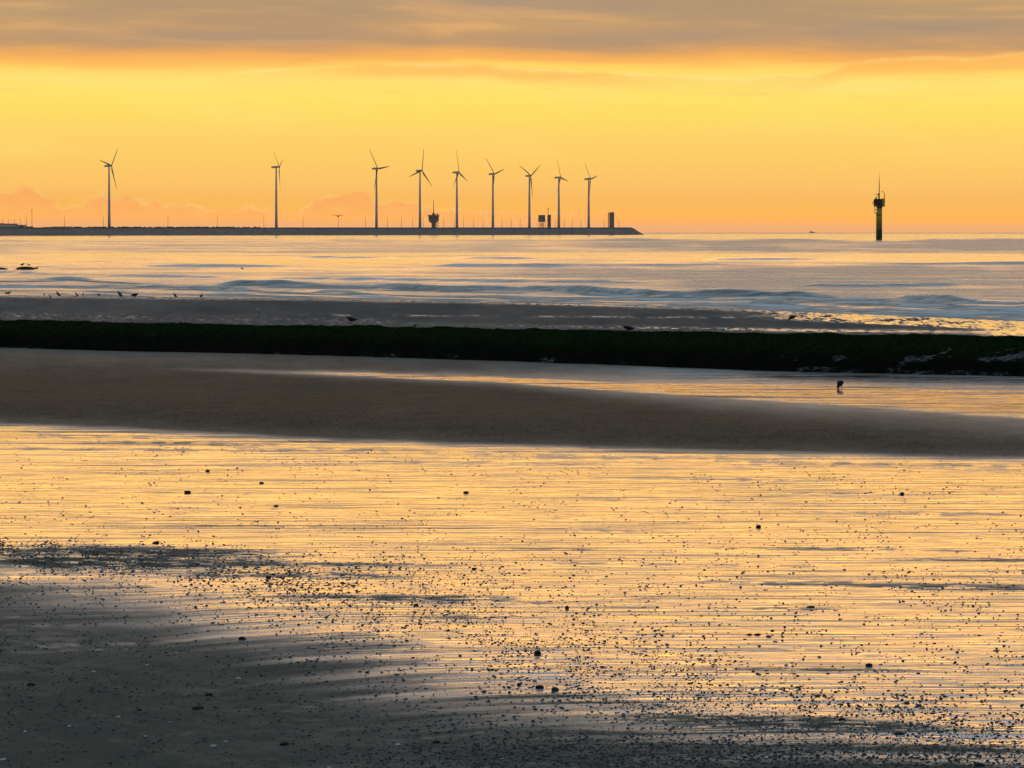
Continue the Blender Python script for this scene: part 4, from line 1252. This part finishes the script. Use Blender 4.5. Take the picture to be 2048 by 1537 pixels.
bird(wade(269, 596.0), 'hunch', RT + 0.3, 1.02, DARK, 'large dark stooping gull facing right beside the tall upright gull')
bird(wade(350.2, 596.0), 'upright', LF + 0.4, 0.80, DARK, 'dark bird second from the right in the row at the water edge')
bird(wade(403, 596.2), 'upright', RT + 0.8, 0.74, DARK, 'dark upright bird farthest right in the row at the water edge')
bird(sand_at(517.3, 628.2), 'stand', AWAY + 0.5, 0.9, PALE, 'pale gull standing alone on the dark sand behind the groyne')
bird(sand_at(703.5, 646.8), 'hunch', LF + 0.2, 0.98, DARK, 'long-tailed dark gull facing left just behind the groyne', group='gulls near the groyne')
bird(sand_at(1584.5, 642.4), 'peck', LF + 0.3, 1.0, DARK, 'dark bird pecking on the rippled wet sand behind the groyne at right', 'wader', 'bird', 'waders')
bird(sand_at(1680.6, 779.6), 'peck', AWAY + 0.25, 0.98, DARK, 'black long-legged bird pecking in the golden wet streak before the groyne', 'wader', 'bird', 'waders')
Dg = sea_at(50, 540).y
for (u, v, ps, hd, sz, mt, lb) in ((44.5, 532.6, 'stand', RT, 0.98, DARK, 'dark gull on the domed rock, left of two, facing right'),
                                   (58.0, 532.8, 'stand', LF, 0.80, DARK, 'dark gull on the domed rock, right of two, facing left')):
    p = at(u, v, Dg)
    bird(p, ps, hd, sz, mt, lb, group='gulls at the rock')
bird(sea_at(71.5, 538.4), 'float', RT + 0.2, 1.35, DARK, 'dark gull floating beside the domed rock', group='gulls at the rock')
bird(sea_at(484.6, 538.2), 'float', LF, 0.85, DARK, 'tiny gull swimming alone off the surf', group='gulls on the water')
bird(at(676.5, 433.0, 520.0), 'fly', AWAY + 0.12, 1.25, DARK, 'gull flying with spread wings above the breakwater', group='gulls in the air')
gp = at(1258, 664.0, 180.0)
bird(at(1258, 665.0, 180.5), 'hunch', LF + 0.2, 0.78, DARK, 'dark bird half hidden behind the groyne crest in the middle', group='gulls near the groyne')
bird(at(829.5, 657.0, 186.0), 'hunch', RT + 0.9, 0.45, DARK, 'small dark bird perched on the groyne crest left of centre', group='gulls near the groyne')

# ================================================================ stones and shells on the sand
m_shell = plain('dark_shell', (0.020, 0.019, 0.020), 0.55, 0.35, 0.3, 30.0)
m_shellw = plain('white_shell', (0.55, 0.56, 0.56), 0.6, 0.3, 0.2, 30.0)
m_stone = plain('dark_stone', (0.018, 0.017, 0.016), 0.65, 0.3, 0.3, 20.0)
m_stoney = plain('ochre_stone', (0.10, 0.065, 0.018), 0.7, 0.2, 0.4, 20.0)


def shell_geo(kind, nu=14, nv=7, seed=0):
    """half shell lying dome up, length 1 along x; kind 0 cockle with ribs, 1 mussel, 2 slipper"""
    pts, quads = [], []
    rs = np.random.RandomState(seed)
    for i in range(nv):
        p = i / (nv - 1) * math.pi / 2
        for j in range(nu):
            a = 2 * math.pi * j / nu
            rr = math.cos(p)
            x, y, z = 0.5 * rr * math.cos(a), 0.46 * rr * math.sin(a), 0.22 * math.sin(p)
            if kind == 0:
                rr2 = 1 + 0.05 * math.cos(a * 7)
                x, y = x * rr2, y * rr2
                x -= 0.12 * math.sin(p)
            elif kind == 1:
                y *= 0.62 * (1.0 + 0.8 * x)
                z *= 0.75
                x -= 0.16 * math.sin(p)
            else:
                y *= 0.8
                z *= 1.15
                x -= 0.2 * math.sin(p) ** 2
            pts.append((x + rs.uniform(-.012, .012), y + rs.uniform(-.012, .012), z - 0.02))
    for i in range(nv - 1):
        for j in range(nu):
            quads.append((i * nu + j, i * nu + (j + 1) % nu, (i + 1) * nu + (j + 1) % nu, (i + 1) * nu + j))
    return np.array(pts), np.array(quads)


shell_me = []
for kd in range(3):
    p_, q_ = shell_geo(kd, 16, 7, kd)
    mesh_ = raw_mesh('shell', p_, q_)
    mesh_.materials.append(m_shell)
    shell_me.append(mesh_)
white_me = []
for kd in (0, 2):
    p_, q_ = shell_geo(kd, 16, 7, kd + 9)
    mesh_ = raw_mesh('white_shell', p_, q_)
    mesh_.materials.append(m_shellw)
    white_me.append(mesh_)


def stone(u, v, wpx, hpx, mat, seed, label, name='stone', cat='stone'):
    p = sand_at(u, v)
    s_ = p.y / F
    bm_ = bmesh.new()
    bmesh.ops.create_icosphere(bm_, subdivisions=3, radius=1.0)
    for v_ in bm_.verts:
        q = v_.co.copy()
        n = float(fbm(q.x * 1.3 + seed, q.y * 1.3 + q.z * 1.7, seed, 3)) - 0.5
        v_.co = Vector((q.x * wpx * s_ / 2 * (1 + 0.55 * n), q.y * wpx * s_ / 2 * (0.8 + 0.5 * n), q.z * hpx * s_ * 0.42 * (1 + 0.7 * n)))
    me_ = bpy.data.meshes.new(name)
    bm_.to_mesh(me_); bm_.free()
    me_.polygons.foreach_set('use_smooth', np.ones(len(me_.polygons), bool))
    o_ = link(name, me_, mat)
    o_.location = p + Vector((0, 0, hpx * s_ * 0.16))
    return tag(o_, label, cat, 'stones on the sand')


STONES = [
    (375, 986, 13, 8, 0, 'dark stone standing in the golden wet sand at left, largest one there'),
    (415, 943, 9, 6, 0, 'small dark stone in the golden wet sand, up from the largest stone there'),
    (523, 967, 9, 5, 0, 'flat dark stone in the golden wet sand right of the largest stone there'),
    (552, 1013, 9, 5, 0, 'oval dark stone in the golden wet sand, down right of the largest one there'),
    (312, 1087, 14, 6, 0, 'wedge-shaped dark stone just above the dense shell band at left'),
    (932, 986, 11, 6, 0, 'dark stone in the golden wet sand left of the middle'),
    (1804, 989, 9, 7, 0, 'round dark stone in the golden wet sand at far right'),
    (1517, 1055, 11, 8, 0, 'angular dark stone in the golden wet sand right of the middle'),
    (537, 1156, 11, 7, 0, 'round dark stone where golden sand meets the grey sand at left'),
    (484, 1279, 16, 9, 0, 'dark two-lobed stone on the blue-grey sand at left'),
    (62, 1371, 18, 9, 0, 'dark stone with a notched top on the dark sand near the left edge'),
    (418, 1391, 16, 8, 0, 'dark stone just above the large ochre-topped stone'),
    (396, 1418, 24, 12, 1, 'largest stone in the foreground with an ochre top on dark sand'),
    (569, 1490, 20, 10, 0, 'slanting dark stone near the bottom edge left of the middle'),
    (279, 1421, 12, 5, 0, 'low dark stone left of the large ochre-topped stone'),
    (1075, 1308, 15, 11, 0, 'round black stone amid the shells in the middle foreground'),
    (1110, 1380, 16, 10, 1, 'ochre stone amid the shells in the middle foreground'),
    (1080, 1376, 18, 10, 0, 'dark stone next to the ochre stone in the middle foreground'),
    (1038, 1371, 9, 8, 0, 'pointed dark stone left of the ochre stone pair'),
    (832, 1211, 11, 6, 0, 'dark stone on the thin dark sand ridge in the middle'),
    (1622, 1215, 15, 6, 0, 'oval dark stone on the golden sand at lower right'),
    (1738, 1332, 14, 8, 0, 'dark stone with a pale side on the golden sand at lower right'),
    (1134, 1217, 8, 9, 0, 'upright dark stone at the right end of the thin sand ridge'),
    (1537, 1274, 12, 5, 0, 'rounded dark stone, rightmost of three in a short row at lower right'),
    (1515, 1270, 13, 5, 0, 'flat dark stone, middle of three in a short row at lower right'),
    (1499, 1270, 11, 4, 0, 'flat dark stone, leftmost of three in a short row at lower right'),
    (873, 1486, 15, 9, 0, 'dark stone in the shell litter at the bottom left of the middle'),
    (1683, 1440, 11, 7, 0, 'dark stone in the shell litter on the dark ridge at lower right'),
    (1799, 1468, 22, 6, 0, 'long dark stone on the damp sand at lower right'),
    (948, 1139, 9, 6, 0, 'pair-like dark stone in the golden sand in the middle'),
    (1959, 1532, 24, 10, 0, 'dark clump cut by the bottom edge at far right'),
]
for i, (u, v, w_, h_, oc, lb) in enumerate(STONES):
    stone(u, v, w_, h_, m_stoney if oc else m_stone, 500 + i, lb)


# open mussels standing upright like a V
def upright_shell(u, v, wpx, hpx, label):
    p = sand_at(u, v)
    s_ = p.y / F
    root = empty('open_shell', p)
    tag(root, label, 'shell', 'open shells standing upright')
    for sy in (-1, 1):
        mb = MB()
        rings = []
        for k in range(7):
            t = k / 6
            wv = 0.02 + 0.42 * math.sin(min(1, t * 1.15 + 0.08) * math.pi) ** 0.8
            c_ = Vector((sy * (0.06 + 0.36 * t) * wpx * s_, 0, (-0.05 + 1.02 * t) * hpx * s_))
            rings.append([c_ + Vector((sy * 0.09 * wpx * s_ * math.sin(math.pi * t) * (1 if j < 4 else 0.4) * math.cos(math.pi * (j % 4) / 3 - math.pi / 2), (j / 3.5 - 1) * wv * wpx * s_ if j < 4 else ((7 - j) / 3.5 - 1) * wv * wpx * s_, 0)) for j in range(8)])
        mb.loft(rings).build('valve', m_shell, root, True)


for u, v, w_, h_, lb in ((722, 1405, 14, 11, 'open shell standing upright as a V on grey sand left of the middle'),
                         (687, 1417, 10, 7, 'small open shell down left of the V-shaped upright one'),
                         (1122, 1436, 14, 11, 'open shell standing upright as a V on grey sand below the ochre stone'),
                         (470, 1180, 11, 6, 'open shell with two points where golden sand turns grey at left'),
                         (1873, 1150, 13, 7, 'open shell with two points in the golden sand at right'),
                         (1522, 1500, 13, 13, 'tall open shell in the dense shell litter at lower right')):
    upright_shell(u, v, w_, h_, lb)

WH = [(188, 1344, 10), (237, 1435, 12), (138, 1453, 9), (50, 1464, 9), (428, 1493, 14), (451, 1484, 10), (6, 1520, 14), (478, 1358, 11), (176, 1228, 8),
      (294, 1331, 9), (796, 1490, 12), (659, 1536, 10), (291, 1473, 8), (340, 1445, 7), (1005, 1519, 9)]
for i, (u, v, w_) in enumerate(WH):
    p = sand_at(u, v)
    o_ = bpy.data.objects.new('white_shell', white_me[i % 2])
    col.objects.link(o_)
    s_ = w_ * p.y / F
    o_.location = p
    o_.scale = (s_, s_, s_ * 1.3)
    o_.rotation_euler = (0, 0, i * 1.7)
    tag(o_, 'small white shell lying dome up on the dark foreground sand', 'shell', 'white shells on the dark sand')

# scattered dark shells: density follows the strand lines
rs = np.random.RandomState(11)
BAND = [(-300, 1085), (0, 1106), (300, 1122), (600, 1165), (900, 1225), (1200, 1345), (1500, 1425), (2048, 1488), (2500, 1510)]
BW = [(-300, 24), (0, 26), (300, 30), (600, 44), (900, 60), (1200, 66), (1500, 62), (2048, 52), (2500, 50)]


def density(u, v):
    bv, bw = pl(u, BAND), pl(u, BW)
    cl = fbm(u * 0.02, v * 0.05, 601, 3)
    b = np.exp(-((v - bv) / bw) ** 2) * sstep(cl, 0.24, 0.64)
    b2 = 1.1 * np.exp(-((v - (1515 - 0.004 * (u - 1000))) / 36.0) ** 2) * sstep(u, 560, 1100)
    b3 = 0.085 * sstep(v, 1080, 1200) * (0.4 + cl) * (1 - 0.6 * sstep(u, 1250, 1600) * (1 - sstep(v, 1370, 1430)))
    b4 = 0.22 * sstep(v, 868, 900) * sstep(cl, 0.35, 0.7)
    b5 = 0.22 * np.exp(-((v - pl(u, Pt) - 34) / 26) ** 2) * sstep(cl, 0.38, 0.6)
    b6 = 0.30 * np.exp(-(((u - 760) / 330) ** 2 + ((v - 1165) / 62) ** 2))
    b7 = 0.25 * np.exp(-(((u - 1640) / 130) ** 2 + ((v - 1085) / 14) ** 2)) + 0.2 * np.exp(-(((u - 1940) / 130) ** 2 + ((v - 1150) / 14) ** 2))
    b8 = 0.05 * sstep(v, pl(u, Ft) + 25, pl(u, Ft) + 60) * (1 - sstep(v, pl(u, Pt) - 20, pl(u, Pt)))
    return b + np.maximum(b2, 0) + b3 + b4 + b5 + b6 + b7 + b8 * 1.2


cu = rs.uniform(-350, 2400, 250000)
cv = rs.uniform(745, 1640, 250000)
cu[:36000] = -320 + 1250 * rs.beta(1.0, 2.2, 36000)
cu[12000:36000] = rs.uniform(-350, 2400, 24000)          # the strand line at left is packed
cv[:12000] = pl(cu[:12000], BAND) + rs.normal(0, 1.0, 12000) * pl(cu[:12000], BW)
keep = rs.uniform(0, 1, 250000) < np.clip(density(cu, cv), 0, 1) * 0.8
cu, cv = cu[keep], cv[keep]
cx3, cy3, cz3 = ground_at(cu, cv, base_z(cu, cv))
size = np.exp(rs.normal(math.log(0.025), 0.50, len(cu)))
size = np.clip(size, 0.009, 0.058)
crowd = np.exp(-((cv - pl(cu, BAND)) / pl(cu, BW)) ** 2)
size *= 1.0 + (0.05 - 0.3 * sstep(cu, 500, 1100)) * crowd
app = size * F / cy3                                   # apparent width
infr = (cu > 4) & (cu < 2044) & (cv < 1532)
order = np.argsort(-(app * infr))
big = order[:285]
isbig = np.zeros(len(cu), bool)
isbig[big] = True
for i in big:
    o_ = bpy.data.objects.new('shell', shell_me[rs.randint(3)])
    col.objects.link(o_)
    o_.location = (cx3[i], cy3[i], cz3[i])
    s_ = size[i]
    o_.scale = (s_, s_, s_ * rs.uniform(0.8, 1.4))
    o_.rotation_euler = (rs.uniform(-.15, .15), rs.uniform(-.15, .15), rs.uniform(0, 6.28))
    tag(o_, 'larger dark shell lying dome up among the litter on the wet sand', 'shell', 'dark shells on the sand')
sm = np.where(~isbig)[0]
pts_all, q_all, n0 = [], [], 0
temps = [shell_geo(kd, 8, 4, 20 + kd) for kd in range(3)]
for i in sm:
    p_, q_ = temps[rs.randint(3)]
    a = rs.uniform(0, 6.28)
    s_ = size[i]
    ca, sa = math.cos(a), math.sin(a)
    zz = rs.uniform(0.7, 1.5)
    P_ = np.stack([(p_[:, 0] * ca - p_[:, 1] * sa) * s_ + cx3[i], (p_[:, 0] * sa + p_[:, 1] * ca) * s_ + cy3[i], p_[:, 2] * s_ * zz + cz3[i]], -1)
    pts_all.append(P_)
    q_all.append(q_ + n0)
    n0 += len(p_)
me = raw_mesh('shell_litter', np.concatenate(pts_all), np.concatenate(q_all))
tag(link('shell_litter', me, m_shell), 'fine dark shell litter strewn over the wet sand', 'shell litter', kind='stuff')
print('shells', len(cu))

# ================================================================ haze over the sea
HAZE = True
if HAZE:
    m_haze, g = material('haze')
    pv = g.node('ShaderNodeVolumePrincipled')
    pv.inputs['Color'].default_value = (0.96, 0.82, 0.76, 1)
    pv.inputs['Density'].default_value = 2.9e-5
    pv.inputs['Anisotropy'].default_value = 0.45
    o = g.node('ShaderNodeOutputMaterial')
    g.put(o.inputs['Volume'], pv.outputs[0])
    mb = MB()
    mb.box((0, 4930.0, 37.0), (11000.0, 10060.0, 98.0))
    tag(mb.build('haze', m_haze), 'thin pale evening haze over the sea', 'haze', kind='stuff')
